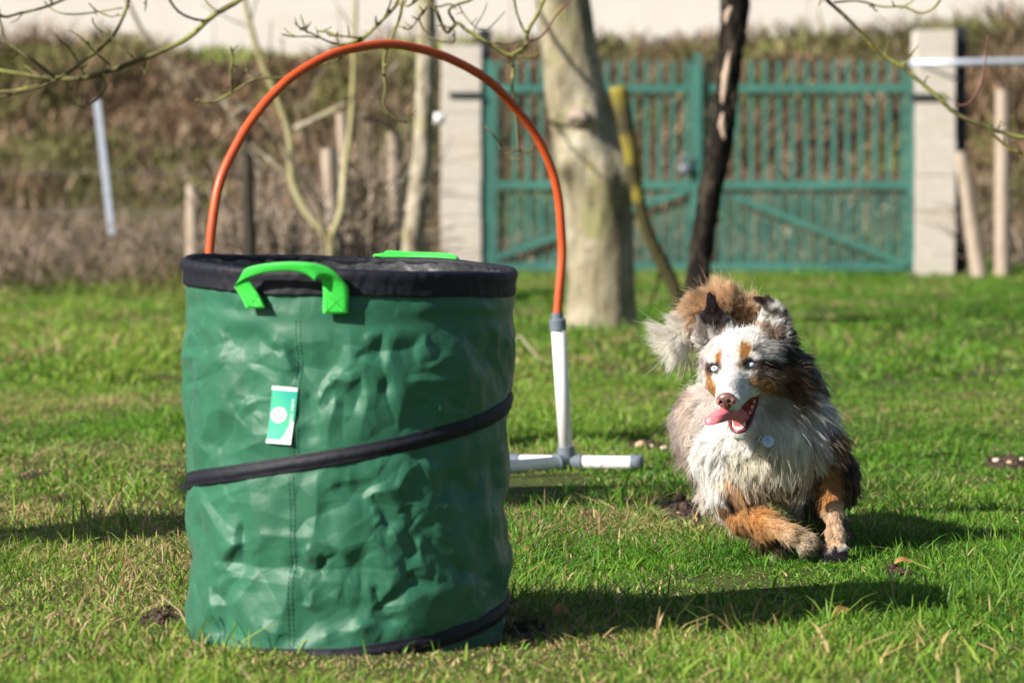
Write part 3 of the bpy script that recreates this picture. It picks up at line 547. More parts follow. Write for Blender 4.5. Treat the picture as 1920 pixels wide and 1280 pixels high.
# traced creases: +ridge / -valley, mm
for c in ((3, 455, 380, 475, 690, 5, 14, 10), (3, 330, 390, 540, 600, -6, 10, 16), (3, 530, 330, 560, 560, 5, 18, 12), (3, 690, 300, 690, 560, 4, 10, 8), (3, 640, 640, 800, 840, -7, 12, 8),
          (3, 800, 850, 890, 740, 5, 6, 12), (3, 870, 770, 1010, 760, 7, 7, 12), (3, 1010, 770, 980, 920, -6, 6, 12), (3, 950, 330, 940, 720, 5, 18, 12), (3, 1050, 545, 1190, 490, 5, 7, 14), (3, 1190, 490, 1330, 530, 5, 7, 14),
          (3, 1110, 560, 1130, 800, -7, 8, 12), (3, 1140, 800, 1190, 1060, -7, 9, 12), (3, 1000, 640, 1120, 640, -5, 8, 8), (3, 1340, 560, 1370, 680, 6, 9, 12), (3, 1370, 690, 1480, 640, 6, 6, 10), (3, 1300, 780, 1560, 745, 8, 8, 12), (3, 1560, 745, 1520, 870, 6, 9, 9),
          (3, 1300, 300, 1530, 720, 6, 22, 18), (3, 1470, 480, 1780, 770, -8, 22, 14), (3, 1650, 380, 1790, 600, 7, 18, 14), (3, 860, 900, 830, 1130, 6, 10, 16), (3, 1030, 860, 1010, 1060, 4, 9, 9), (3, 740, 870, 760, 1060, -4, 8, 10), (3, 1420, 870, 1400, 1040, 5, 12, 12),
          (3, 120, 420, 190, 590, -6, 8, 12), (3, 90, 650, 280, 665, 6, 9, 12), (3, 100, 790, 230, 740, -6, 10, 8), (3, 290, 520, 350, 600, -5, 6, 9), (3, 280, 640, 100, 860, 5, 12, 14), (3, 110, 960, 200, 1190, 5, 10, 12), (3, 440, 690, 640, 730, -4, 12, 8), (3, 560, 560, 640, 700, 4, 10, 10), (3, 330, 880, 420, 1060, -4, 10, 10), (3, 420, 900, 560, 850, 4, 10, 10),
          (4, 170, 290, 340, 520, 8, 8, 14), (4, 340, 520, 240, 620, 8, 6, 10), (4, 370, 440, 350, 600, -8, 10, 7), (4, 300, 615, 640, 636, -8, 14, 10), (4, 640, 636, 790, 645, -8, 14, 9), (4, 790, 645, 1260, 640, -6, 16, 14),
          (4, 735, 540, 805, 640, 8, 10, 10), (4, 790, 640, 865, 560, -9, 7, 8), (4, 780, 190, 740, 540, 5, 22, 20), (4, 900, 215, 1060, 255, -6, 10, 12), (4, 1060, 255, 1200, 190, 8, 7, 12), (4, 1200, 190, 1300, 80, 8, 7, 12), (4, 1290, 50, 1410, 250, -8, 8, 14),
          (4, 1100, 395, 1200, 460, 7, 8, 12), (4, 1190, 460, 1270, 680, 8, 12, 14), (4, 1230, 330, 1290, 380, -6, 8, 8), (4, 1100, 400, 960, 640, -5, 16, 16), (4, 1130, 840, 1260, 700, -10, 8, 12), (4, 1260, 695, 1375, 690, -9, 9, 12), (4, 1135, 840, 1400, 770, 7, 10, 16), (4, 1400, 770, 1580, 720, 9, 10, 16), (4, 1310, 520, 1360, 680, 7, 9, 12),
          (4, 1080, 770, 1155, 915, -7, 8, 8), (4, 1580, 720, 1360, 990, 6, 12, 20), (4, 1540, 640, 1790, 760, -6, 14, 14), (4, 1500, 330, 1760, 420, 6, 22, 18), (4, 1430, 480, 1620, 600, 5, 18, 14), (4, 240, 780, 350, 950, -6, 10, 12), (4, 120, 740, 200, 940, -7, 10, 14), (4, 330, 690, 560, 640, 5, 12, 14), (4, 780, 660, 840, 760, -4, 10, 12), (4, 720, 840, 770, 760, 6, 9, 14),
          (4, 830, 1000, 1000, 945, 6, 9, 14), (4, 1000, 945, 1090, 1000, 6, 9, 12), (4, 500, 960, 640, 1000, 5, 12, 12), (4, 1000, 840, 900, 980, -4, 12, 12), (4, 1680, 380, 1740, 640, 5, 14, 10)): cre(*c)
_r = np.random.default_rng(3)
for _ in range(150):
    u0, z0 = _r.uniform(-.9, .9), _r.uniform(.02, .6); a = _r.uniform(0, np.pi); L = _r.uniform(.02, .09); CRE.append((u0, z0, u0 + L * math.cos(a), z0 + L * math.sin(a), _r.choice([-1, 1]) * _r.uniform(.0006, .0018), _r.uniform(.004, .014), _r.uniform(.004, .014)))
def crumple():
    u, z = UU, ZG
    d = (smax_field(300, 41, 2.6, .15, .24) - smax_field(300, 42, 2.6, .15, .24)) * .60
    d += (smax_field(1200, 43, 6.0, .17, .13) - smax_field(1200, 44, 6.0, .17, .13)) * .20
    d += (fbm(u * 7 + 30, z * 7, 60, 3) - .5) * .010
    for ang_, su, sv, amp_, sd_ in ((1.25, 13, 2.4, .0042, 81), (-.95, 12, 2.2, .0042, 82), (.35, 17, 3.0, .0020, 83), (1.6, 16, 2.2, .0020, 84)):   # long tension folds
        a_ = u * math.cos(ang_) + z * math.sin(ang_); b_ = -u * math.sin(ang_) + z * math.cos(ang_); n_ = fbm(b_ * su + 40, a_ * sv + 20, sd_, 2); d += amp_ * (1 - np.sqrt((2 * (n_ - .5)) ** 2 * 9 + .01)) * np.clip(fbm(u * 5 + 7, z * 5, sd_ + 9, 2) * 2.6 - .8, 0, 1)
    for (u0, z0, u1, z1, amp, wl, wr) in CRE:
        L = math.hypot(u1 - u0, z1 - z0); tx, tz = (u1 - u0) / L, (z1 - z0) / L
        du, dz = u - u0, z - z0; t = (du * tx + dz * tz) / L; s = -du * tz + dz * tx
        m = (t > -.5) & (t < 1.5) & (np.abs(s) < .12)
        if not m.any(): continue
        tt, ss = t[m], s[m]; ss = ss + .003 * np.sin(tt * 5 + u0 * 90); w = np.where(ss > 0, wl, wr) * (.6 + .8 * np.clip(tt, 0, 1)); e = .0008
        d[m] += 1.05 * amp * (lambda a: np.maximum(0, 1 - a / 2.2) * .86 + .14 * np.exp(-a) * 1.0)((np.sqrt(ss * ss + e * e) - e) / w) * np.exp(-np.clip(-tt, 0, 9) ** 2 * 30) * np.exp(-np.clip(tt - 1, 0, 9) ** 2 * 30) * (1 - .35 * np.clip(tt, 0, 1))
    d = .014 * np.tanh(d / .014)
    for _ in range(1): d[1:-1, 1:-1] = (d[:-2, 1:-1] + d[2:, 1:-1] + d[1:-1, :-2] + d[1:-1, 2:] + 2 * d[1:-1, 1:-1]) / 6
    return d
FIELD = crumple()
def bin_disp(th, z, creases=True):
    u = BINR * (((th + np.pi) % (2 * np.pi)) - np.pi)
    fu = np.clip((u - GU[0]) / .0011, 0, len(GU) - 1.001); fz = np.clip((z - GZ[0]) / .0011, 0, len(GZ) - 1.001); iu, iz = fu.astype(int), fz.astype(int); a_, b_ = fu - iu, fz - iz
    d = FIELD[iz, iu] * (1 - a_) * (1 - b_) + FIELD[iz, iu + 1] * a_ * (1 - b_) + FIELD[iz + 1, iu] * (1 - a_) * b_ + FIELD[iz + 1, iu + 1] * a_ * b_
    if not creases: d = d * .3
    m = np.ones_like(d)
    for k in (-2 * np.pi, 0, 2 * np.pi):
        dist = np.abs(z - band_z(th + k)); m *= 1 - .86 * np.exp(-(dist / .022) ** 2)
    top = .607; m *= np.clip((top - z) / .03, .04, 1) ; m *= np.clip(z / .03 + .3, .3, 1)
    zz = z; left = np.interp(zz, [0, .14, .26, .40, .63], [.003, -.009, -.003, .001, .001]); right = np.interp(zz, [0, .10, .22, .30, .40, .5, .65], [-.020, -.004, -.012, -.016, -.006, .0, .0])
    sn = np.sin(th); base = np.where(sn < 0, left * sn * sn, right * sn * sn)
    return base + d * m
def rim_z(th): return .650 - .0095 * np.sin(th) - .0075 * np.cos(th) + .0022 * np.sin(3 * th + .6) + .0012 * np.sin(7 * th + 2)
def binxyz(th, z, off=0.0, creases=True):
    r = BINR + bin_disp(th, z, creases) + off; return np.stack([BINX + r * np.sin(th), BINY - r * np.cos(th), z], -1)
bag = empty('garden_bag', (BINX, BINY, 0)); tag(bag, 'crumpled green pop-up garden bag with navy spiral tape and neon green handles', 'garden bag')
# the wall: finer in front
th = np.concatenate([np.linspace(-np.pi, -1.75, 90)[:-1], np.linspace(-1.75, 1.75, 860)[:-1], np.linspace(1.75, np.pi, 90)])
nz = 470; tz = np.linspace(0, 1, nz); TH, TZ = np.meshgrid(th, tz); ZZ = -.012 + TZ * (rim_z(TH) - .004 + .012)
V = binxyz(TH, ZZ); V[:, -1] = V[:, 0]; I = np.arange(TH.size).reshape(TH.shape)
F = np.stack([I[:-1, :-1], I[:-1, 1:], I[1:, 1:], I[1:, :-1]], -1).reshape(-1, 4)
mesh_obj('fabric_wall', V.reshape(-1, 3), F, M['bag'], bag)
# lining inside and base
th2 = np.linspace(-np.pi, np.pi, 240); tz2 = np.linspace(0, 1, 60); TH2, TZ2 = np.meshgrid(th2, tz2); Z2 = .004 + TZ2 * (rim_z(TH2) - .008)
V = binxyz(TH2, Z2, -.007); V[:, -1] = V[:, 0]; I = np.arange(TH2.size).reshape(TH2.shape); F = np.stack([I[:-1, :-1], I[1:, :-1], I[1:, 1:], I[:-1, 1:]], -1).reshape(-1, 4)
b = MB(); b.add(V.reshape(-1, 3), [tuple(f) for f in F]); b.add(V[0, :-1], [tuple(range(239))]); b.build('lining', M['liner'], bag)
def strip(name, ths, zc, prof, material, parent, wr=0.0, seed=1, creases=False):
    """tape following the wall; prof=[(dz,out)...]"""
    n = len(ths); k = len(prof); V = np.zeros((n, k, 3)); r = np.random.default_rng(seed)
    for j, (dz, o) in enumerate(prof):
        zj = zc + dz * (1 + .10 * (fbm(ths * 6 + 9, np.full(n, j * .7), seed, 2) - .5)); z_ref = zc
        rr = BINR + bin_disp(ths, z_ref, creases) + o + wr * (fbm(ths * 22, np.full(n, j * .55), seed + 5, 3) - .5)
        V[:, j] = np.stack([BINX + rr * np.sin(ths), BINY - rr * np.cos(ths), zj], -1)
    I = np.arange(n * k).reshape(n, k); F = np.stack([I[:-1, :-1], I[1:, :-1], I[1:, 1:], I[:-1, 1:]], -1).reshape(-1, 4)
    return mesh_obj(name, V.reshape(-1, 3), F, material, parent)
pr = [(-.0145, -.003), (-.0145, .0022), (-.012, .0030), (-.009, .0026), (-.006, .0046), (-.002, .0060), (.002, .0058), (.005, .0046), (.008, .0026), (.011, .0030), (.0138, .0024), (.0138, -.003)]
t1 = np.radians(np.linspace(-440, 250, 1300)); strip('spiral_tape', t1, band_z(t1), pr, M['navy'], bag, .0022, 2)
pr2 = [(-.037, -.004), (-.039, .0050), (-.036, .0045), (-.030, .0055), (-.022, .0045), (-.014, .0065), (-.006, .0080), (.000, .0072), (.004, .003), (.005, -.002), (.003, -.006), (-.003, -.0075), (-.008, -.0065)]
t2 = np.linspace(-np.pi, np.pi, 700); strip('rim_tape', t2, rim_z(t2), pr2, M['navy'], bag, .0045, 7)
# handles
def strap(name, C, N, Wd, w, t, parent):
    """flat webbing: centres C, outward normals N, width directions Wd, widths w"""
    C, N, Wd = [np.array(a, float) for a in (C, N, Wd)]; w = np.array(w, float)
    from_i = np.linspace(0, 1, len(C)); tt = np.linspace(0, 1, 90)
    def sm(a):
        a = np.stack([np.interp(tt, from_i, a[:, k]) for k in range(a.shape[1])], 1)
        for _ in range(14): a = np.vstack([a[:1], (a[:-2] + 2 * a[1:-1] + a[2:]) / 4, a[-1:]])
        return a
    C = sm(C); N = sm(N); Wd = sm(Wd); w = sm(w[:, None])[:, 0]; N /= np.linalg.norm(N, axis=1)[:, None]; Wd -= N * (Wd * N).sum(1)[:, None]; Wd /= np.linalg.norm(Wd, axis=1)[:, None]
    cs = [(-.5, -.5), (-.47, .5), (-.25, .75), (0, .8), (.25, .75), (.47, .5), (.5, -.5), (.3, -.6), (0, -.6), (-.3, -.6)]; V = []
    for i in range(len(C)): V += [C[i] + Wd[i] * w[i] * a + N[i] * t * b_ for a, b_ in cs]
    k = len(cs); n = len(C); F = [(i * k + j, i * k + (j + 1) % k, (i + 1) * k + (j + 1) % k, (i + 1) * k + j) for i in range(n - 1) for j in range(k)]
    F += [tuple(range(k - 1, -1, -1)), tuple((n - 1) * k + j for j in range(k))]
    return mesh_obj(name, np.array(V), F, M['neon'], parent)
def fr(px, py, off):
    """point in front of the bag wall at a photo pixel, off metres outwards; and the outward normal"""
    th_ = binth(px, BINR + off); D = BINY - (BINR + off) * math.cos(th_); p = P(px, py, D); return p, np.array([math.sin(th_), -math.cos(th_), 0])
hp = [(479, 577, .014, .040, (1, 0, 0), 0), (473, 562, .015, .039, (1, 0, .05), 0), (464, 548, .017, .038, (1, 0, .1), 0), (454, 533, .022, .036, (1, -.1, .2), -.1), (446, 521, .029, .030, (.5, -.3, .8), -.2), (466, 510, .034, .020, (0, -.5, .9), -.3), (500, 502, .038, .0165, (0, -.5, .9), -.5), (540, 499, .040, .017, (0, -.5, .9), -.5), (575, 502, .038, .019, (0, -.6, .9), -.3), (596, 511, .032, .030, (.1, -.7, .9), .3),
      (613, 517, .025, .036, (.7, -.8, .6), .5), (626, 526, .016, .042, (1, -.5, .1), .8), (630, 540, .013, .044, (1, 0, 0), .3), (630, 560, .011, .044, (1, 0, 0), 0), (629, 588, .010, .044, (1, 0, 0), 0)]
C = []; N = []; Wd = []; w = []
for px, py, o, ww, wd, nzv in hp:
    p, n = fr(px, py, o + .004); C.append(p); N.append(n + np.array([0, 0, nzv])); Wd.append(wd); w.append(ww)
strap('handle', C, N, Wd, w, .0035, bag)
C = []; N = []; Wd = []; w = []
for px, py, D, ww, wd, n in ((700, 520, BINY + BINR * .985 + .004, .040, (1, 0, 0), (0, 1, .0)), (698, 492, BINY + BINR * .985 + .006, .038, (1, 0, .0), (0, 1, .2)), (704, 481, BINY + BINR + .004, .026, (.4, .3, 1), (0, 1, .9)), (725, 476, BINY + BINR, .018, (0, .4, 1), (0, -1, .9)), (770, 479, BINY + BINR, .016, (0, .4, 1), (0, -1, .9)), (820, 480, BINY + BINR - .02, .016, (0, .4, 1), (0, -1, .9)), (850, 484, BINY + BINR * .8 + .01, .020, (.4, .3, 1), (0, -1, .9)), (858, 500, BINY + BINR * .76 + .012, .036, (1, 0, 0), (.6, .8, 0)), (858, 530, BINY + BINR * .76 + .010, .04, (1, 0, 0), (.6, .8, 0))):
    C.append(P(px, py, D)); N.append(n); Wd.append(wd); w.append(ww)
strap('handle', C, N, Wd, w, .0035, bag)
M['nthread'] = mat('webbing_thread', (.015, .30, .03), .7)
for x0, x1, y0, y1, sk, o_, hi_ in ((612, 648, 550, 584, 0, .0178, 0), (457, 484, 553, 574, 9, .0228, 1)):
    b = MB(); Q = [(x0, y0), (x1, y0), (x1 + sk, y1), (x0 + sk, y1)]
    for i_, j_ in ((0, 1), (1, 2), (2, 3), (3, 0), (0, 2), (1, 3)):
        for s in np.arange(0, 1, .14): b.tube([fr(Q[i_][0] + (Q[j_][0] - Q[i_][0]) * q, Q[i_][1] + (Q[j_][1] - Q[i_][1]) * q, o_)[0] for q in (s, s + .09)], .0006, 5, 1)
    b.build('box_stitching', M['nthread'], [c_ for c_ in bag.children if c_.name.startswith('handle')][0])
# stitched seams down the panel
for (pa, pb) in (((546, 893), (545, 1228)), ((559, 600), (556, 858))):
    b = MB()
    for dx in (-4, 4):
        k = 34; 
        for i in range(k):
            s0, s1 = i / k, (i + .72) / k; q = []
            for s in (s0, s1):
                px = pa[0] + (pb[0] - pa[0]) * s + dx + 2.5 * math.sin(s * 6); py = pa[1] + (pb[1] - pa[1]) * s; uu, zz = binuz(px, py); q.append(binxyz(np.array([uu / BINR]), np.array([zz]), .0003)[0])
            b.tube(q, .0007, 5, 1)
    b.build('seam_stitching', M['thread'], bag)
# sewn label
LT = np.array([[513, 723], [559, 727], [548, 833], [504, 829]], float)
def lab(a, b_, off):
    """a across 0..1, b_ down 0..1 of the label"""
    a = np.asarray(a, float); b_ = np.asarray(b_, float)
    p = (LT[0] * ((1 - a) * (1 - b_))[:, None] + LT[1] * (a * (1 - b_))[:, None] + LT[2] * (a * b_)[:, None] + LT[3] * ((1 - a) * b_)[:, None])
    uz = np.array([binuz(x, y) for x, y in p]); ths = uz[:, 0] / BINR; zs = uz[:, 1]
    r = BINR + lab_d(ths, zs) + off; return np.stack([BINX + r * np.sin(ths), BINY - r * np.cos(ths), zs], -1)
_c = np.array([binuz(*p) for p in LT]); _A = []
_g = [(a, b_) for a in np.linspace(0, 1, 12) for b_ in np.linspace(0, 1, 16)]
_uz = np.array([binuz(*(LT[0] * (1 - a) * (1 - b_) + LT[1] * a * (1 - b_) + LT[2] * a * b_ + LT[3] * (1 - a) * b_)) for a, b_ in _g])
_dd = bin_disp(_uz[:, 0] / BINR, _uz[:, 1]); _X = np.stack([np.ones(len(_dd)), _uz[:, 0], _uz[:, 1], _uz[:, 0] ** 2, _uz[:, 1] ** 2, _uz[:, 0] * _uz[:, 1]], 1)
_co = np.linalg.lstsq(_X, _dd, rcond=None)[0]; _res = (_dd - _X @ _co).max()
def lab_d(ths, zs):
    u = ths * BINR; return np.stack([np.ones(len(u)), u, zs, u * u, zs * zs, u * zs], 1) @ _co + _res * .8 + .0006
lb = MB(); a, b_ = np.meshgrid(np.linspace(0, 1, 14), np.linspace(0, 1, 30)); I = np.arange(a.size).reshape(a.shape); Fq = [tuple(f) for f in np.stack([I[:-1, :-1], I[1:, :-1], I[1:, 1:], I[:-1, 1:]], -1).reshape(-1, 4)]
lb.add(lab(a.ravel(), b_.ravel(), 0), Fq); lbl = lb.build('label', M['lgreen'], bag)
pr_ = MB(); pr2_ = MB()
def patch(mb, a0, a1, b0, b1, off, n=6, m=14):
    a, b_ = np.meshgrid(np.linspace(a0, a1, n), np.linspace(b0, b1, m)); I = np.arange(a.size).reshape(a.shape)
    mb.add(lab(a.ravel(), b_.ravel(), off), [tuple(f) for f in np.stack([I[:-1, :-1], I[1:, :-1], I[1:, 1:], I[:-1, 1:]], -1).reshape(-1, 4)])
patch(pr2_, 0, 1, 0, .065, .0008, 12, 3); pr2_.build('label_hem', M['white'], lbl); pr2_ = MB(); patch(pr2_, 0, 1, .94, 1, .0008, 12, 3)
def ring(mb, ca, cb, r0, r1, off, n=36, asp=46 / 106., a0=0, a1=2 * math.pi):
    t = np.linspace(a0, a1, n); rr = np.concatenate([np.full(n, r0), np.full(n, r1)]); tt = np.concatenate([t, t])
    mb.add(lab(ca + rr * np.cos(tt), cb + rr * np.sin(tt) * asp, off), [(i, i + 1, n + i + 1, n + i) for i in range(n - 1)])
ring(pr_, .37, .50, .0, .235, .0009); ring(pr_, .37, .50, .27, .315, .0009)
t = [(.99, .93), (.56, .93), (.66, .86), (.74, .80), (.76, .74), (.82, .72), (.90, .60), (.99, .60)]
pr2_.add(lab([p[0] for p in t], [p[1] for p in t], .0009), [tuple(range(len(t)))]); pr2_.build('label_hem', M['white'], lbl)
pr_.build('emblem_disc', M['white'], lbl)
pg = MB()
for k in range(5):
    t0 = 2 * math.pi * k / 5 + .3; ring(pg, .37, .50, .09, .19, .0013, 8, a0=t0, a1=t0 + .72)
pg.build('emblem', M['lgreen'], lbl)
fc = bpy.data.curves.new('t', 'FONT'); fc.body = 'jardinion vert'; fc.size = 1; fo = bpy.data.objects.new('t', fc); COL.objects.link(fo); bpy.context.view_layer.update()
tm = bpy.data.meshes.new_from_object(fo.evaluated_get(bpy.context.evaluated_depsgraph_get())); tv = np.array([v.co[:] for v in tm.vertices]); tf = [tuple(p.vertices) for p in tm.polygons]
bpy.data.objects.remove(fo); tv[:, 0] /= tv[:, 0].max(); tv[:, 1] -= tv[:, 1].min(); tv[:, 1] /= tv[:, 1].max()
b = MB(); b.add(lab(.97 - (.18 * (tv[:, 1])), .93 - tv[:, 0] * .73, .0010), tf); b.build('lettering', M['white'], lbl, smooth=False); bpy.data.meshes.remove(tm)
rebase(bag, (BINX, BINY, 0))

# ------------------------------------------------------------ training hoop
M['orange'] = mat('orange_tube', (.58, .085, .018), .42, .5, noise=[(12, (.48, .065, .015), .45, .7), (70, (.40, .10, .05), .62, .75)])
M['pvc'] = mat('white_pvc', (.80, .80, .80), .33, .5, noise=[(7, (.70, .70, .68), .55, .8), (40, (.6, .58, .52), .66, .8)])
M['grey'] = mat('grey_fitting', (.135, .165, .20), .42, .5, noise=[(30, (.18, .20, .23), .5, .8)])
hoop = empty('training_hoop', P(725, 900, 10.2)); tag(hoop, 'tall orange tube hoop on a white pipe base standing behind the garden bag', 'hoop')
def HD(px): return 9.86 + (px - 388) / (1060 - 388) * (10.66 - 9.86)
ar = [(1045, 592), (1049, 540), (1054, 480), (1052, 427), (1047, 370), (1033, 313), (1004, 252), (964, 200), (918, 153), (862, 119), (803, 96), (726, 83), (645, 95), (597, 114), (548, 144), (518, 171), (490, 202), (462, 240), (440, 279), (420, 320), (408, 358), (398, 420), (392, 490), (392, 545), (396, 600)]
b = MB(); b.tube([P(x, y, HD(x)) for x, y in ar], .0122, 20, 6); b.build('arch_tube', M['orange'], hoop)
for (a, c, T) in (((1046, 606), (1062, 852), 1), ((397, 612), (386, 905), 0)):
    A0, B0 = P(*a, HD(a[0])), P(*c, HD(c[0])); b = MB(); b.tube([A0, B0], .0195, 20, 1); b.build('upright', M['pvc'], hoop)
    u = (B0 - A0) / np.linalg.norm(B0 - A0); b = MB(); b.tube([A0 - u * .030, A0 - u * .012], [.0165, .0165], 20, 1); b.tube([A0 - u * .013, A0 - u * .010, A0 + u * .019], [.019, .0235, .0235], 20, 1); b.build('reducer', M['grey'], hoop, auto=35)
    b = MB(); b.tube([B0 - u * .022, B0 + u * .035], .0245, 20, 1); J = B0 + u * .022
    d = np.array([.99, -.14, 0]) * (1 if T else -1); cdir = P(388, 912, HD(388)) - P(1064, 872, HD(1060)); cdir[2] = 0; cdir /= np.linalg.norm(cdir)
    if T: ends = [J + d * .212, J - d * .17]; 
    else: ends = [J + d * .055, J - d * .17]
    for e in (d, -d, cdir if T else -cdir): b.tube([J, J + e * .040], .0245, 20, 1)
    b.build('tee_fitting', M['grey'], hoop, auto=35)
    for e in ends:
        v = (e - J) / np.linalg.norm(e - J); q = MB(); q.tube([J + v * .036, e - v * .02], .0200, 20, 1); q.build('foot_pipe', M['pvc'], hoop, auto=35)
        q = MB(); q.tube([e - v * .034, e - v * .003, e], [.0235, .0235, .021], 20, 1); q.tube([e - v * .001, e + v * .0015], [.012, .012], 16, 1); q.build('end_cap', M['grey'], hoop, auto=35)
    if T: J1 = J
    else: J0 = J
b = MB(); v = (J0 - J1) / np.linalg.norm(J0 - J1); b.tube([J1 + v * .03, J0 - v * .03], .0195, 20, 1); b.build('cross_pipe', M['pvc'], hoop)
rebase(hoop, tuple(P(725, 900, 10.2) * [1, 1, 0]))

# ------------------------------------------------------------ earth spots, stones, litter
M['earth'] = mat('bare_earth', (.075, .050, .036), .95, .15, noise=[(70, (.035, .024, .018), .45, .6), (160, (.17, .12, .085), .58, .68)], bump=(160, .8, .006))
M['stone'] = mat('tan_pebble', (.48, .32, .17), .75, .3, noise=[(60, (.58, .45, .30), .45, .7)])
M['stonew'] = mat('pale_pebble', (.62, .54, .44), .75, .3, noise=[(60, (.5, .40, .30), .45, .7)])
M['leaf'] = mat('dead_leaf', (.42, .22, .08), .7, .3, noise=[(50, (.30, .16, .06), .45, .65)], trans=.25)
rg = np.random.default_rng(33)
slab = ['worm-cast dark earth patch with a round tan pebble beside the running dog', 'dark loose earth mound with pebbles at the far left side of the dog', 'dark earth patch with pale stones near the right edge', 'small bare spot of brown earth in shade right of the front paw', 'bare damp earth spot at the lower left foot of the green bag', 'faint bare earth spot near the left edge above the shadow', 'dark earth crumbs beside a russet tuft left of the bag', 'small bare earth spot just right of the bag in the mid distance', 'shaded bare earth at the lower right foot of the green bag']
for k, (sx, sy, rx, ry) in enumerate(SOIL):
    b = MB(); hgt = (.020, .018, .018, .008, .012, .008, .015, .008, .010)[k]; n = 40; gx, gy_ = np.meshgrid(np.linspace(-1.1, 1.1, n), np.linspace(-1.1, 1.1, n)); q = np.sqrt(gx ** 2 + gy_ ** 2); wx, wy = sx + gx * rx, sy + gy_ * ry
    zz = ground_z(wx, wy) - .006 + hgt * np.clip(1 - q ** 2, -.6, 1) * (.5 + .9 * fbm(wx * 40, wy * 40, 7, 3)); I = np.arange(n * n).reshape(n, n)
    b.add(np.stack([wx, wy, zz], -1).reshape(-1, 3), [tuple(f) for f in np.stack([I[:-1, :-1], I[:-1, 1:], I[1:, 1:], I[1:, :-1]], -1).reshape(-1, 4)])
    for _ in range(90 if k < 3 else 40):
        a, rr = rg.uniform(0, 6.28), abs(rg.normal(0, .45)); x, y = sx + math.cos(a) * rr * rx, sy + math.sin(a) * rr * ry; s = rg.gamma(3, .0016)
        z = float(ground_z(x, y)) + hgt * max(0, 1 - rr ** 2) * .9 - .002; ang = rg.uniform(0, 6.28); V = rg.normal(0, 1, (10, 3)); V /= np.linalg.norm(V, axis=1)[:, None]
        ico = [(0, 0, 1), (.89, 0, .45), (.28, .85, .45), (-.72, .53, .45), (-.72, -.53, .45), (.28, -.85, .45), (.72, .53, -.45), (-.28, .85, -.45), (-.89, 0, -.45), (-.28, -.85, -.45), (.72, -.53, -.45), (0, 0, -1)]
        Vv = np.array(ico) * s * rg.uniform(.7, 1.25, (12, 1)) + [x, y, z]
        b.add(Vv, [(0, 1, 2), (0, 2, 3), (0, 3, 4), (0, 4, 5), (0, 5, 1), (1, 6, 2), (2, 7, 3), (3, 8, 4), (4, 9, 5), (5, 10, 1), (6, 7, 2), (7, 8, 3), (8, 9, 4), (9, 10, 5), (10, 6, 1), (11, 7, 6), (11, 8, 7), (11, 9, 8), (11, 10, 9), (11, 6, 10)])
    tag(b.build('earth_patch', M['earth']), slab[k], 'bare earth', 'bare earth spots in the lawn')
def stone(px, py, rpx, label, m='stone', sq=.7):
    D = CH * FPX / (py + rpx * .6 - 359); c = P(px, py, D); r = rpx * D / FPX; a, t = np.meshgrid(np.linspace(0, 2 * np.pi, 25)[:-1], np.linspace(.02, np.pi - .02, 14)); s = rg.integers(1000)
    x, y, z = np.cos(a) * np.sin(t), np.sin(a) * np.sin(t), np.cos(t) * sq; rr = r * (1 + .22 * (fbm(x * 1.3 + s, y * 1.3 + z, 3, 2) - .5) * 2)
    I = np.arange(a.size).reshape(a.shape); I2 = np.roll(I, -1, 1); b = MB(); b.add(np.stack([c[0] + x * rr, c[1] + y * rr, max(c[2], r * sq * .5 + .002) + z * rr], -1).reshape(-1, 3), [tuple(f) for f in np.stack([I[:-1], I2[:-1], I2[1:], I[1:]], -1).reshape(-1, 4)])
    tag(b.build('pebble', M[m]), label, 'pebble', 'pebbles on the bare earth')
stone(1294, 984, 13, 'round tan pebble, largest on the dark earth below the dog'); stone(1264, 950, 8, 'small grey white pebble at the top of the earth patch by the dog', 'stonew'); stone(1272, 966, 10, 'dull brown pebble half buried in the earth patch by the dog')
stone(1201, 834, 11, 'flat tan pebble on the earth just right of the white foot pipe'); stone(1222, 837, 6, 'tiny pale pebble beside the flat tan one', 'stonew'); stone(1246, 840, 8, 'pale pebble nearest the dog on the upper earth mound', 'stonew')
stone(1868, 863, 7, 'white pebble on the earth at the right edge', 'stonew'); stone(1893, 867, 7, 'tan pebble right of the white one at the right edge'); stone(1916, 862, 6, 'pale pebble on the frame edge', 'stonew')
def leafm(px, py, L, wd, ang, label, tilt=.5, col=None):
    D = CH * FPX / (py - 359); c = P(px, py, D); c[2] = float(ground_z(c[0], c[1])) + .028; n = 9; V = []
    for i in range(n):
        t = i / (n - 1); w_ = wd * math.sin(math.pi * min(1, t * .96 + .04)) ** .7; x = (t - .5) * L
        for s in (-1, 0, 1): V.append((x, s * w_, .25 * abs(s) * w_ + .12 * L * math.sin(t * 5)))
    V = np.array(V); ca, sa = math.cos(ang), math.sin(ang); V = np.stack([V[:, 0] * ca - V[:, 1] * sa, V[:, 0] * sa + V[:, 1] * ca, V[:, 2] + tilt * V[:, 1] + tilt * .4 * V[:, 0]], 1) + c
    b = MB(); b.add(V, [(i * 3 + j, i * 3 + j + 1, i * 3 + 4 + j, i * 3 + 3 + j) for i in range(n - 1) for j in (0, 1)]); tag(b.build('fallen_leaf', col or M['leaf']), label, 'leaf', 'fallen dead leaves')
leafm(1577, 1168, .036, .005, .6, 'orange brown curled leaf on grass below the front paws', 1.2); leafm(1345, 1008, .034, .006, .1, 'narrow yellow leaf lying under the folded paw', .3)
leafm(1695, 1080, .04, .007, .2, 'tan crumpled leaf on the shaded earth right of the paw', .6); leafm(990, 1048, .03, .006, .9, 'small straw coloured leaf on grass right of the bag', .8); leafm(188, 688, .03, .008, 1.2, 'russet leaf standing in the sunlit lawn left of the bag', 1.4); leafm(1052, 1168, .03, .009, .5, 'orange leaf just above the shadow of the bag', 1.)
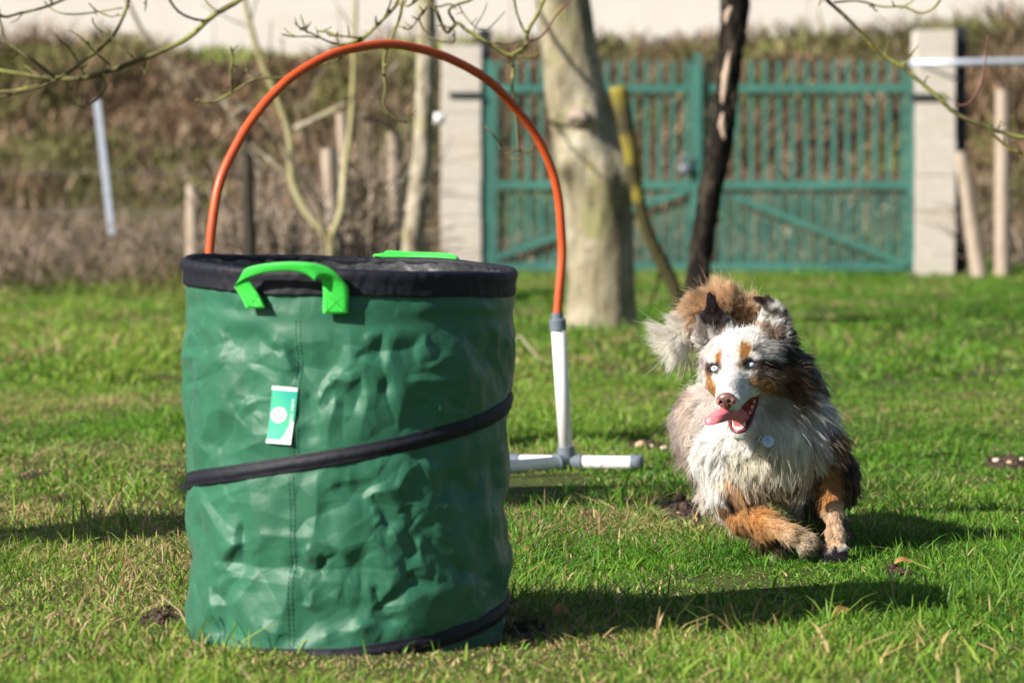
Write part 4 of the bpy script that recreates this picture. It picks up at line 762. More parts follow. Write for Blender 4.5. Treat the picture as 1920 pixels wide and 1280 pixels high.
b = MB(); Dq = CH * FPX / (690 - 359); b.tube([P(952, 664, Dq), P(962, 640, Dq), P(975, 630, Dq), P(990, 648, Dq), P(1018, 680, Dq)], [.002, .003, .004, .007, .004], 6, 4); tag(b.build('straw_stalk', mat('straw', (.50, .44, .30), .8)), 'pale bent straw stalk sticking up between bag and hoop', 'stalk')
# ------------------------------------------------------------ the dog (modelled in photo-pixel units: x, up, depth; 1 unit = 8 m / FPX)
PU = 8.0 / FPX
def Q2W(q):
    q = np.atleast_2d(np.asarray(q, float)); D = 8.0 + q[:, 2] * PU
    rx, ry = (q[:, 0] - 960) / FPX, (640 + q[:, 1]) / FPX; c, s = math.cos(PITCH), math.sin(PITCH)
    dy = c + ry * s; k = D / dy; return np.stack([rx * k, D, (-s + ry * c) * k + CH], 1)
# q = (px, -py, depth units)
H0 = np.array([1388., -679., 30.]); YAW, PIT, ROL = math.radians(13), math.radians(16), math.radians(6)
Fv = np.array([-math.sin(YAW) * math.cos(PIT), -math.sin(PIT), -math.cos(YAW) * math.cos(PIT)])
_R = np.array([math.cos(YAW), 0, -math.sin(YAW)]); _U = np.cross(_R, Fv); _U = _U if _U[1] > 0 else -_U
Rv = _R * math.cos(ROL) + _U * math.sin(ROL); Uv = -_R * math.sin(ROL) + _U * math.cos(ROL)
def HL(a, f, v): return H0 + a * Rv + f * Fv + v * Uv
def QP(px, py, d): return np.array([px, -py, d], float)
STEP = 2.5; LO = np.array([1225., -1080., -190.]); HI = np.array([1640., -520., 900.])
NG = np.ceil((HI - LO) / STEP).astype(int); SD = np.full(NG, 60., np.float32)
def window(lo, hi):
    i0 = np.clip(np.floor((lo - LO) / STEP).astype(int), 0, NG - 1); i1 = np.clip(np.ceil((hi - LO) / STEP).astype(int) + 1, 1, NG)
    ax = [(LO[k] + STEP * np.arange(i0[k], i1[k])).astype(np.float32) for k in range(3)]
    return tuple(slice(i0[k], i1[k]) for k in range(3)), np.meshgrid(*ax, indexing='ij')
def apply(sl, d, k, op):
    a = SD[sl]
    if op == 'u': h = np.maximum(k - np.abs(a - d), 0) / k; SD[sl] = np.minimum(a, d) - h * h * k / 4
    else: h = np.maximum(k - np.abs(a + d), 0) / k; SD[sl] = np.maximum(a, -d) + h * h * k / 4
def cone(A, B, ra, rb, k=20, op='u', sq=None):
    """sq=(direction, factor): squash the section along a direction"""
    A = np.array(A, float); B = np.array(B, float); m = max(ra, rb) + k + 8
    if sq is not None: m = m * max(1, 1 / sq[1])
    sl, (x, y, z) = window(np.minimum(A, B) - m, np.maximum(A, B) + m); AB = B - A; L2 = max(AB @ AB, 1e-6)
    px, py, pz = x - A[0], y - A[1], z - A[2]; t = np.clip((px * AB[0] + py * AB[1] + pz * AB[2]) / L2, 0, 1)
    qx, qy, qz = px - t * AB[0], py - t * AB[1], pz - t * AB[2]
    if sq is not None:
        n = np.array(sq[0]) / np.linalg.norm(sq[0]); pr_ = qx * n[0] + qy * n[1] + qz * n[2]; e = (1 / sq[1] - 1); qx, qy, qz = qx + pr_ * e * n[0], qy + pr_ * e * n[1], qz + pr_ * e * n[2]
    d = np.sqrt(qx * qx + qy * qy + qz * qz) - (ra + (rb - ra) * t); apply(sl, d, k, op)
def ell(C, r, k=20, op='u', axes=None):
    C = np.array(C, float); r = np.array(r, float); m = r.max() + k + 8; sl, (x, y, z) = window(C - m, C + m); q = np.stack([x - C[0], y - C[1], z - C[2]])
    if axes is not None: q = np.tensordot(np.array(axes), q, 1)
    k0 = np.sqrt((q[0] / r[0]) ** 2 + (q[1] / r[1]) ** 2 + (q[2] / r[2]) ** 2); k1 = np.sqrt((q[0] / r[0] ** 2) ** 2 + (q[1] / r[1] ** 2) ** 2 + (q[2] / r[2] ** 2) ** 2) + 1e-6
    apply(sl, k0 * (k0 - 1) / k1, k, op)
HA = [Rv, Fv, Uv]
def chain(pts, k=18, **kw):
    for (a, ra), (b, rb) in zip(pts[:-1], pts[1:]): cone(QP(*a), QP(*b), ra, rb, k, **kw)
# trunk of the body
ell(QP(1448, 820, 150), (95, 96, 118), 30)
chain([((1434, 820, 190), 96), ((1380, 808, 480), 92), ((1348, 803, 720), 78), ((1342, 808, 800), 66)], 40)
chain([((1452, 790, 120), 88), ((1440, 735, 110), 78), ((1420, 695, 90), 66)], 36)
cone(QP(1432, 868, 110), QP(1478, 876, 110), 44, 40, 40)
# fore limbs
chain([((1356, 862, 110), 56), ((1376, 922, 95), 38), ((1397, 970, 80), 28)], 30); chain([((1393, 970, 80), 27), ((1440, 983, 30), 20), ((1486, 1002, -10), 15)], 14)
chain([((1486, 1002, -10), 15), ((1512, 1017, -5), 18), ((1526, 1026, 12), 15)], 10)
for i, o in enumerate((-9, -3, 4, 9)): cone(QP(1514 + i * 2, 1018 + o * .5, -6 + i * 6), QP(1530, 1027 + o * .5, 10 + i * 5), 8, 6.5, 5)
chain([((1530, 845, 110), 50), ((1562, 890, 120), 36), ((1566, 920, 105), 23)], 30); chain([((1560, 908, 100), 20), ((1561, 962, 55), 13), ((1566, 1003, 20), 12.5), ((1568, 1030, 8), 17)], 12)
for i, (x, r_) in enumerate(((1550, 7.5), (1561, 8.5), (1573, 8.5), (1584, 7.5))): cone(QP(x * .6 + 1567 * .4, 1028, 5), QP(x, 1048 + (1.5 if i in (1, 2) else 0), -8), r_ + 1, r_, 5)
# hind limbs reaching forward under the belly
chain([((1352, 850, 690), 62), ((1380, 925, 520), 40), ((1400, 975, 430), 20), ((1425, 1008, 250), 13), ((1450, 1036, 130), 12), ((1460, 1046, 95), 13)], 22)
chain([((1440, 850, 650), 60), ((1500, 915, 520), 38), ((1545, 975, 470), 18), ((1570, 1000, 350), 12), ((1580, 1030, 280), 13), ((1582, 1040, 250), 13)], 22)
# tail
TAIL = [((1352, 770, 850), 24), ((1385, 700, 880), 15), ((1395, 640, 870), 12), ((1386, 590, 850), 11), ((1352, 570, 830), 11), ((1316, 588, 810), 10), ((1290, 618, 795), 8), ((1262, 645, 785), 5)]
chain(TAIL, 10)
# head
ell(HL(0, 0, 0), (69, 74, 60), 16, axes=HA); cone(HL(-34, 12, -22), HL(-24, 58, -28), 36, 24, 22); cone(HL(34, 12, -22), HL(24, 58, -28), 36, 24, 22)
cone(HL(0, 48, -12), HL(0, 118, -24), 33, 20, 16); cone(HL(-11, 70, -34), HL(-9, 132, -40), 20, 15.5, 10); cone(HL(11, 70, -34), HL(9, 132, -40), 20, 15.5, 10)
cone(HL(0, 60, 6), HL(0, 130, -19), 15, 11.5, 16)      # bridge of the nose
cone(HL(0, 100, -34), HL(0, 140, -32), 19, 13, 8)
for s in (-1, 1): cone(HL(20 * s, 40, 24), HL(40 * s, 42, 19), 13, 10, 12); cone(HL(26 * s, 55, -12), HL(34 * s, 40, -16), 14, 14, 12)
cone(HL(0, 8, -60), HL(0, 58, -94), 29, 18, 14); cone(HL(-9, 52, -92), HL(-4, 86, -112), 12, 10, 8); cone(HL(9, 52, -92), HL(4, 86, -112), 12, 10, 8)
# open mouth
cone(HL(0, 30, -64), HL(0, 74, -82), 22, 19, 5, 's'); cone(HL(16, 40, -62), HL(12, 84, -83), 15, 18, 5, 's'); cone(HL(-16, 40, -62), HL(-12, 84, -83), 15, 18, 5, 's'); cone(HL(0, 82, -84), HL(0, 118, -80), 17, 17, 5, 's')
cone(HL(30, 36, -52), HL(24, 62, -64), 9, 10, 4, 's'); cone(HL(30, 36, -52), HL(20, 20, -52), 9, 6, 4, 's')
for s in (-1, 1): ell(HL(36 * s, 62, 8), (12, 9, 8), 6, 's', axes=HA)
# ears
def ear(pts, k): 
    for A, B, ra, rb in pts: cone(QP(*A), QP(*B), ra, rb, k)
ear([((1318, 634, 40), (1334, 562, 28), 10, 4.5), ((1342, 626, 32), (1335, 565, 26), 11, 5), ((1366, 622, 28), (1340, 575, 24), 9, 5), ((1334, 566, 27), (1331, 553, 24), 5, 3.5)], 8)
ear([((1427, 622, 24), (1438, 575, 20), 9, 6), ((1452, 622, 26), (1452, 572, 22), 11, 6.5), ((1474, 628, 34), (1462, 580, 24), 9, 6), ((1462, 582, 24), (1440, 564, 14), 7, 6), ((1440, 566, 14), (1418, 560, 0), 6, 3.5), ((1448, 576, 16), (1424, 566, 2), 6, 4)], 8)
# surface nets
def surface_nets(S, lo, step):
    ins = S < 0; c = np.zeros(np.array(S.shape) - 1, np.uint8)
    for i in (0, 1):
        for j in (0, 1):
            for k in (0, 1): c += ins[i:S.shape[0] - 1 + i, j:S.shape[1] - 1 + j, k:S.shape[2] - 1 + k]
    act = (c > 0) & (c < 8); idx = np.full(act.shape, -1, np.int64); cells = np.argwhere(act); idx[act] = np.arange(len(cells))
    acc = np.zeros((len(cells), 3)); cnt = np.zeros(len(cells)); cor = [(i, j, k) for i in (0, 1) for j in (0, 1) for k in (0, 1)]; val = {q: S[cells[:, 0] + q[0], cells[:, 1] + q[1], cells[:, 2] + q[2]] for q in cor}
    for a in cor:
        for ax in range(3):
            if a[ax]: continue
            b = list(a); b[ax] = 1; b = tuple(b); va, vb = val[a], val[b]; m = (va < 0) != (vb < 0); t = np.where(m, va / np.where(m, va - vb, 1), 0)
            p = np.tile(np.array(a, float), (len(cells), 1)); p[:, ax] = t; acc[m] += p[m]; cnt[m] += 1
    V = lo + step * (cells + acc / cnt[:, None]); F = []
    for ax in range(3):
        u, v = (ax + 1) % 3, (ax + 2) % 3; sl = [slice(1, -1)] * 3; 
        A = ins[tuple(slice(0, -1) if k == ax else slice(1, -1) for k in range(3))]; B = ins[tuple(slice(1, None) if k == ax else slice(1, -1) for k in range(3))]
        for flip, mk_ in ((False, A & ~B), (True, ~A & B)):
            e = np.argwhere(mk_); off = np.ones(3, int); off[ax] = 0; e = e + off; du = np.zeros(3, int); dv = np.zeros(3, int); du[u] = 1; dv[v] = 1
            g = lambda q: idx[q[:, 0], q[:, 1], q[:, 2]]
            f = np.stack([g(e - du - dv), g(e - dv), g(e), g(e - du)], 1); F.append(f[:, ::-1] if flip else f)
    F = np.vstack(F); return V, F[(F >= 0).all(1)]
V, F = surface_nets(SD, LO, STEP)
def vnormals(V, F):
    n = np.cross(V[F[:, 2]] - V[F[:, 0]], V[F[:, 3]] - V[F[:, 1]]); N = np.zeros_like(V)
    for k in range(4): np.add.at(N, F[:, k], n)
    return N / (np.linalg.norm(N, axis=1)[:, None] + 1e-9)
def relax(V, F, n, lam=.5):
    E = np.vstack([F[:, [0, 1]], F[:, [1, 2]], F[:, [2, 3]], F[:, [3, 0]]]); cnt = np.bincount(E.ravel(), minlength=len(V))[:, None]
    for _ in range(n):
        A = np.zeros_like(V)
        for k in range(3): A[:, k] = np.bincount(E[:, 0], V[E[:, 1], k], len(V)) + np.bincount(E[:, 1], V[E[:, 0], k], len(V))
        V = V + lam * (A / cnt - V)
    return V
V = relax(V, F, 3); NV = vnormals(V, F)
if (NV * (V - np.array([1446, -835, 150])))[np.argmin(V[:, 2])].sum() < 0 or NV[np.argmin(V[:, 2]), 2] > 0: F = F[:, ::-1]; NV = -NV

# ---- coat pattern: patches of colour fixed to the animal
WHT = (.96, .93, .88); CRM = (.86, .79, .66); DRT = (.44, .32, .18); ROA = (.40, .33, .31); LIV = (.15, .095, .085); BLK = (.014, .012, .016); COP = (.52, .27, .095); BRN = (.30, .165, .075); DBR = (.12, .07, .04); GRY = (.50, .47, .46); TAN = (.60, .40, .22); TBR = (.70, .50, .32)
# (px, py, rx, ry, colour, weight, dmin, dmax, angle)
BL = [(1290, 800, 55, 130, (.66, .58, .54), .4, 150, 999, 0), (1262, 810, 20, 60, (.30, .23, .22), .6, 150, 999, 0), (1272, 735, 26, 26, LIV, .75, 120, 999, -35), (1295, 770, 12, 40, (.55, .42, .34), .6, 60, 999, 0), (1302, 850, 14, 24, (.60, .38, .22), .8, 0, 999, 10), (1298, 905, 18, 40, (.25, .17, .14), .8, 60, 999, 30), (1275, 860, 12, 30, LIV, .6, 60, 999, 20), (1400, 760, 999, 60, WHT, 0, 0, 999, 0),
      (1335, 860, 42, 80, WHT, .92, -50, 170, 0), (1420, 840, 95, 85, WHT, .97, -50, 200, 0), (1455, 885, 100, 60, CRM, .85, -50, 200, 0), (1460, 938, 95, 42, DRT, .8, -50, 220, 0), (1480, 965, 90, 28, DBR, .85, -50, 300, 0),
      (1548, 770, 45, 50, (.66, .64, .65), .85, -99, 400, 20), (1575, 800, 26, 50, (.30, .25, .24), .7, -99, 400, 0), (1568, 850, 22, 60, BRN, .9, -99, 300, 0), (1592, 880, 22, 75, BLK, .9, -99, 500, 0), (1530, 905, 16, 36, DBR, .85, 0, 300, 10), (1502, 690, 32, 44, (.05, .047, .055), .8, 10, 400, 0),
      (1376, 918, 18, 30, COP, .7, -50, 170, -20), (1362, 943, 17, 22, BLK, .95, -50, 200, 0), (1350, 965, 26, 30, BRN, .7, -50, 300, 0), (1415, 985, 50, 40, COP, .95, -99, 130, 10), (1395, 1010, 30, 25, DBR, .8, 40, 200, 0), (1470, 990, 40, 26, TAN, .8, -99, 90, 15), (1515, 1015, 26, 26, (.58, .46, .32), .85, -99, 90, 0), (1534, 1024, 14, 24, DBR, .7, -99, 90, 0),
      (1556, 915, 28, 40, COP, .95, -99, 140, 0), (1562, 985, 30, 42, (.68, .50, .34), .9, -99, 140, 0), (1590, 930, 14, 50, DBR, .8, 40, 300, 0), (1566, 1052, 40, 24, BLK, .98, -99, 90, 0), (1450, 1010, 60, 60, DBR, .95, 100, 600, 0), (1462, 1048, 22, 14, TAN, .8, 60, 200, 0), (1560, 990, 60, 90, DBR, .95, 240, 700, 0)]
HBL = [(1400, 690, 115, 95, WHT, 1, -250, 60, 0), (1322, 640, 22, 40, GRY, .6, -40, 90, 0), (1316, 680, 14, 20, (.34, .28, .26), .6, -60, 90, 0), (1452, 645, 34, 22, GRY, .75, -60, 90, 15), (1440, 622, 20, 10, (.40, .26, .17), .8, -60, 90, 20), (1484, 655, 30, 36, BLK, .92, -60, 120, 20), (1492, 640, 16, 26, (.20, .22, .26), .6, -60, 120, 0),
       (1458, 712, 46, 30, BRN, .95, -80, 120, 15), (1490, 725, 26, 34, DBR, .85, -80, 120, 0), (1424, 722, 24, 11, COP, .85, -99, 60, 25), (1437, 684, 38, 10, BLK, .9, -99, 60, -5), (1428, 700, 20, 12, (.36, .28, .24), .7, -99, 60, 0), (1416, 657, 9, 7, BLK, .9, -99, 60, 0), (1432, 661, 20, 10, GRY, .5, -99, 60, 0), (1394, 661, 12, 16, COP, 1, -99, 60, 10), (1392, 686, 10, 12, BRN, .7, -99, 60, 0), (1348, 674, 8, 13, COP, 1, -99, 60, 0), (1334, 722, 9, 27, COP, .95, -99, 60, -8), (1331, 692, 9, 12, LIV, .8, -99, 60, 0),
       (1407, 684, 18, 12, (.06, .035, .03), .95, -99, 60, 0), (1342, 690, 13, 12, (.06, .035, .03), .95, -99, 60, 0), (1425, 765, 24, 24, (.80, .78, .74), .9, -99, 60, 0), (1455, 760, 26, 20, (.42, .33, .24), .6, -60, 120, 0), (1410, 835, 40, 20, (.50, .40, .26), .7, -99, 80, 0)]
EARB = [(1333, 584, 20, 40, (.022, .016, .018), .98, -60, 120, -5), (1350, 602, 18, 20, (.045, .03, .03), .92, -60, 80, 35), (1318, 622, 12, 16, (.42, .34, .30), .7, -60, 80, 0), (1348, 622, 9, 9, LIV, .7, -60, 80, 0), (1428, 562, 24, 10, (.06, .03, .026), .98, -60, 60, 5), (1446, 560, 10, 12, (.16, .10, .08), .8, -60, 60, 0), (1448, 585, 18, 18, WHT, .9, -60, 60, 0), (1452, 592, 7, 9, LIV, .8, -60, 60, 0), (1470, 600, 9, 26, (.16, .14, .15), .85, -60, 70, 0), (1438, 575, 6, 12, LIV, .6, -60, 60, 0)]
def coat(q, jit=0):
    x, y, d = q[:, 0], -q[:, 1], q[:, 2]; n = len(x)
    w1 = (fbm(x / 9 + 5, y / 9 + d / 40, 71, 3) - .5) * 22; w2 = (fbm(x / 9 + 50, y / 9 + d / 40, 72, 3) - .5) * 22; st = fbm(x / 3.2, y / 11 + d / 50, 73, 3)
    C = np.tile(np.array((.82, .77, .72)), (n, 1)); C += (np.array(ROA) - C) * np.clip((fbm(x / 16, y / 30 + d / 60, 74, 3) - .42) * 3.0, 0, .45)[:, None]
    tail = (d > 700) & (y < 690) & (x < 1425)
    def paint(C, L, mask=None, warp=1.0):
        for px, py, rx, ry, c, w, d0, d1, an in L:
            a = math.radians(an); dx, dy = x + w1 * warp - px, y + w2 * warp - py; u = dx * math.cos(a) + dy * math.sin(a); v = -dx * math.sin(a) + dy * math.cos(a)
            q_ = 1 - np.sqrt((u / rx) ** 2 + (v / ry) ** 2); e = np.clip(q_ * min(rx, ry) / 6 + .5 + (st - .5) * 1.2, 0, 1) * w * np.clip((d - d0) / 15 + .5, 0, 1) * np.clip((d1 - d) / 15 + .5, 0, 1)
            if mask is not None: e = e * mask
            C = C + (np.array(c) - C) * e[:, None]
        return C
    C = paint(C, BL, ~tail); hm = (d < 110) & (y < 800) & (((x - 1398) / 122) ** 2 + ((y - 700) / 118) ** 2 < 1); hm = hm & ~tail; C = paint(C, HBL, hm, .35)
    em = (y < 634) & (d < 90); C = paint(C, EARB, em, .3)
    T = np.array(TBR) + (np.array((.90, .84, .75)) - np.array(TBR)) * np.clip((1312 - x + (y - 600) * .35 + w1) / 30, 0, 1)[:, None]; T += (np.array((.34, .19, .09)) - T) * (np.clip(1 - np.abs(x - 1302 + w1 * .4) / 9, 0, 1) * (y > 605))[:, None]; C[tail] = T[tail]
    if jit: C = C * rng.normal(1, jit, (n, 1)).clip(.55, 1.4)
    return np.clip(C, .01, .9)
CV = coat(V)
# mouth lining: bare skin inside the carved cavity
def hloc(q): r_ = q - H0; return r_ @ Rv, r_ @ Fv, r_ @ Uv
def mouthmask(q):
    a, f, v = hloc(q); up = -50 - (f - 40) * .05; t = np.clip((f - 12) / 80, 0, 1); lo = -58 - t * 38
    return (f > 10) & (f < 112) & (v < up + 0) & (v > lo - 2) & (np.abs(a) < 30 - t * 12 + 6)
gray = None
mm = mouthmask(V) & (NV @ Uv * np.sign(-70 - hloc(V)[2]) > -.9)
inner = np.zeros(len(V), bool)
a_, f_, v_ = hloc(V)
def sdc(q, A, B, ra, rb):
    AB = B - A; t = np.clip(((q - A) @ AB) / (AB @ AB), 0, 1); return np.linalg.norm(q - A - t[:, None] * AB, axis=1) - (ra + (rb - ra) * t)
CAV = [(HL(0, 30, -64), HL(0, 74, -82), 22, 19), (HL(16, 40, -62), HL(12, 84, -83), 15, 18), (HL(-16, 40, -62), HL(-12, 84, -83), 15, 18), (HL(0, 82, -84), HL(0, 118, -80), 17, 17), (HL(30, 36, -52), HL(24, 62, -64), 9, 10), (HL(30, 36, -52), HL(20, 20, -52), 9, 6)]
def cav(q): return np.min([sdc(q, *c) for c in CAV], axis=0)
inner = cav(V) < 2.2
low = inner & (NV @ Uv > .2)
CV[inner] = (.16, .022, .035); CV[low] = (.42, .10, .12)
M['skin'] = mat('dog_skin', attr='col', rough=.75, spec=.2)
dog = empty('dog', (.55, 8.3, 0)); tag(dog, 'blue-eyed merle shepherd dog galloping towards the camera with its tongue out', 'dog')
mesh_obj('body', Q2W(V), F, M['skin'], dog, CV)

# ---- hair
def flowlen(q, n):
    """direction of lay, length and lift of the coat for every root"""
    x, y, d = q[:, 0], -q[:, 1], q[:, 2]; CP = [  # px, py, d, flow(x, up, depth), length, lift
        (1357, 745, -110, -Fv + Uv * .1, 4.5, .30), (1372, 715, -70, -Fv + Uv * .3, 5, .25), (1405, 740, -60, -Fv * .8 + Rv * .7 - Uv * .2, 7, .25), (1375, 690, -40, -Fv * .5 + Uv, 6, .25), (1385, 640, -25, -Fv * .7 + Uv * .8, 9, .25), (1385, 615, 20, (0, .3, 1), 12, .3), (1400, 663, -30, (.6, .5, .3), 7, .25), (1407, 683, -30, (1, .1, .3), 6, .2), (1342, 690, -20, (-1, .2, .4), 6, .2), (1345, 665, -20, (-.4, .8, .4), 8, .25),
        (1440, 650, 0, (1, .1, .6), 20, .35), (1480, 650, 40, (1, -.12, .3), 34, .5), (1500, 680, 60, (1, -.35, .3), 38, .5), (1450, 705, -10, (1, -.3, .5), 17, .3), (1490, 725, 40, (1, -.6, .3), 32, .45), (1440, 760, 0, (.8, -.8, .3), 20, .3), (1410, 770, -60, (.8, -.3, .8), 6, .2), (1390, 825, -55, (.3, -.6, .8), 6, .3), (1395, 800, -60, (.3, -.6, .8), 4, .2), (1330, 720, 0, (-.4, -.8, .6), 7, .25), (1320, 650, 30, (-1, .1, .6), 15, .4), (1312, 690, 50, (-.9, -.5, .5), 15, .3),
        (1540, 720, 120, (.8, -.8, .3), 36, .45), (1575, 800, 150, (.6, -1, .3), 32, .42), (1595, 890, 150, (.3, -1, .3), 26, .4), (1500, 790, 60, (.5, -1, -.1), 40, .35), (1450, 840, 20, (.1, -1, -.1), 36, .32), (1400, 860, 20, (-.1, -1, -.1), 29, .28), (1350, 850, 60, (-.3, -1, .2), 22, .3), (1450, 920, 60, (.05, -1, -.1), 30, .4), (1510, 930, 90, (.1, -1, 0), 30, .4), (1400, 800, 30, (-.2, -1, .1), 28, .35), (1310, 760, 150, (-.8, -.8, .5), 26, .35), (1270, 800, 300, (-.5, -.7, .8), 20, .42), (1265, 800, 600, (-.5, -.6, .8), 20, .42), (1290, 880, 300, (-.3, -.9, .6), 20, .4), (1330, 920, 200, (-.1, -1, .4), 18, .35),
        (1400, 745, 600, (0, .1, 1), 20, .3), (1360, 900, 600, (0, -1, .5), 30, .4), (1380, 985, 80, (.6, -.7, .1), 15, .3), (1440, 985, 10, (1, -.35, -.2), 13, .32), (1480, 1000, -20, (1, -.3, -.1), 12, .35), (1520, 1020, 0, (.9, -.5, .5), 11, .35), (1420, 1008, 60, (.7, -.9, .2), 20, .45), (1560, 920, 80, (.05, -1, -.1), 14, .32), (1562, 970, 40, (.05, -1, -.1), 12, .35), (1567, 1010, 0, (.0, -1, -.3), 11, .35), (1567, 1045, -15, (0, -1, -.5), 7, .3), (1590, 930, 120, (.3, -1, .4), 28, .5), (1450, 1030, 130, (.3, -1, 0), 14, .4), (1550, 980, 400, (.4, -1, .1), 26, .5), (1420, 960, 450, (.3, -1, 0), 24, .4),
        (1332, 575, 30, (-.1, 1, .1), 9, .15), (1320, 610, 35, (-.5, .7, .2), 18, .35), (1358, 605, 28, (.3, .9, .1), 12, .25), (1440, 565, 12, (-.8, .4, -.2), 9, .15), (1455, 590, 24, (.1, .9, .1), 11, .2), (1472, 610, 30, (.6, .2, .2), 18, .35), (1445, 622, 20, (.5, .5, .3), 18, .35), (1425, 605, 15, (-.3, 1, .1), 11, .3)]
    A = np.array([(c[0], c[1], c[2] * .6) for c in CP], float); Fl = np.array([np.array(c[3], float) / np.linalg.norm(c[3]) for c in CP]); L = np.array([c[4] for c in CP], float); Li = np.array([c[5] for c in CP], float)
    out = np.zeros((len(x), 3)); ln = np.zeros(len(x)); lf = np.zeros(len(x))
    for s in range(0, len(x), 20000):
        e = slice(s, s + 20000); P_ = np.stack([x[e], y[e], d[e] * .6], 1); w = 1 / (((P_[:, None] - A[None]) ** 2).sum(2) + 30) ** 2; w /= w.sum(1)[:, None]; out[e] = w @ Fl; ln[e] = w @ L; lf[e] = w @ Li
    # tail: hair leaves the dock all round, sweeping to the tip
    tm_ = (d > 740) & (y < 700)
    if tm_.any():
        tp_ = np.array([(a[0], -a[1], a[2]) for a, r in TAIL], float); qq = q[tm_]; best = np.full(len(qq), 1e9); tg = np.zeros((len(qq), 3)); tl = np.zeros(len(qq))
        for i in range(len(tp_) - 1):
            AB = tp_[i + 1] - tp_[i]; t = np.clip(((qq - tp_[i]) @ AB) / (AB @ AB), 0, 1); dd = np.linalg.norm(qq - tp_[i] - t[:, None] * AB, axis=1); m = dd < best; best[m] = dd[m]; tg[m] = (AB / np.linalg.norm(AB)); tl[m] = (i + t[m]) / (len(tp_) - 1)
        f_ = tg * (.55 + .9 * tl[:, None]) + n[tm_] * .75 + np.array([0, .30, 0]) * (1 - tl[:, None]) * np.clip((x[tm_] - 1300) / 40, 0, 1)[:, None] + np.array([-.75, .05, 0]) * tl[:, None]
        out[tm_] = f_ / np.linalg.norm(f_, axis=1)[:, None]; ln[tm_] = 46 - 5 * tl + 12 * (tl > .9); lf[tm_] = .8
    return out, ln, lf
tri = np.vstack([F[:, [0, 1, 2]], F[:, [0, 2, 3]]]); ar_ = np.linalg.norm(np.cross(V[tri[:, 1]] - V[tri[:, 0]], V[tri[:, 2]] - V[tri[:, 0]]), axis=1) / 2
tc_ = V[tri].mean(1); a_, f_, v_ = hloc(tc_); wgt = np.ones(len(tri)); headm = (np.abs(a_) < 85) & (f_ > -40) & (f_ < 160) & (v_ > -120) & (v_ < 80); wgt[headm] = 4.0
wgt *= np.where(tc_[:, 2] > 260, .45, 1); tailm = (tc_[:, 2] > 740) & (tc_[:, 1] > -700); wgt[tailm] = 3.2; wgt[NV[tri[:, 0]][:, 2] > .35] *= .5; wgt[tailm] = 3.2
pr_w = ar_ * wgt; pr_w /= pr_w.sum(); NH = 380000
ti = rng.choice(len(tri), NH, p=pr_w); r1, r2 = np.sqrt(rng.random(NH)), rng.random(NH); w3 = np.stack([1 - r1, r1 * (1 - r2), r1 * r2], 1)
root = (V[tri[ti]] * w3[:, :, None]).sum(1); nn = (NV[tri[ti]] * w3[:, :, None]).sum(1); nn /= np.linalg.norm(nn, axis=1)[:, None]
EYES = [(1407, 683.5, 10.6), (1342, 690.5, 8.8)]
keep = cav(root) > 2.5
a_, f_, v_ = hloc(root); keep &= ~((f_ > 139) & (np.abs(a_) < 17) & (v_ > -44))
for ex, ey, er in EYES: keep &= ~((((root[:, 0] - ex) / (er + .5)) ** 2 + ((-root[:, 1] - ey) / (er * .78)) ** 2 < 1) & (root[:, 2] < 60))
root, nn = root[keep], nn[keep]; nh = len(root)
fl, ln, lf = flowlen(root, nn); fl = fl - nn * (fl * nn).sum(1)[:, None] * (1 - (lf > .7))[:, None]; fl /= np.linalg.norm(fl, axis=1)[:, None] + 1e-9
xy = root; wn = np.stack([fbm(xy[:, 0] / 14 + 3, xy[:, 1] / 14 + xy[:, 2] / 30, 91 + k, 2) - .5 for k in range(3)], 1)
fl = fl + wn * 1.1 * np.clip(ln / 30, .25, 1)[:, None] + rng.normal(0, .16, (nh, 3)); fl /= np.linalg.norm(fl, axis=1)[:, None]
ln = ln * (.55 + .9 * fbm(xy[:, 0] / 10, xy[:, 1] / 10, 95, 2)) * rng.normal(1, .18, nh).clip(.5, 1.5); lf = lf * rng.normal(1, .25, nh).clip(.4, 1.7); fly = (rng.random(nh) < .035) & (ln > 11); ln[fly] *= 1.45; lf[fly] = np.maximum(lf[fly], .75); fl[fly] += rng.normal(0, .35, (fly.sum(), 3)); fl /= np.linalg.norm(fl, axis=1)[:, None]
K = 7; t = np.linspace(0, 1, K)[None, :, None]; d0 = nn * np.maximum(lf, .3)[:, None] + fl * (1 - lf * .5)[:, None]; d0 /= np.linalg.norm(d0, axis=1)[:, None]
end = fl * (1 - lf * .25)[:, None] + nn * (lf * .35)[:, None]; end /= np.linalg.norm(end, axis=1)[:, None]
ST = root[:, None] + ln[:, None, None] * (d0[:, None] * (t - t * t * .55) + end[:, None] * (t * t * .55))
grav = np.array([0, -1., 0]) * np.clip(ln / 40, 0, 1)[:, None] * ln[:, None] * .14 * (root[:, 2] < 700)[:, None]; ST += grav[:, None] * t ** 2
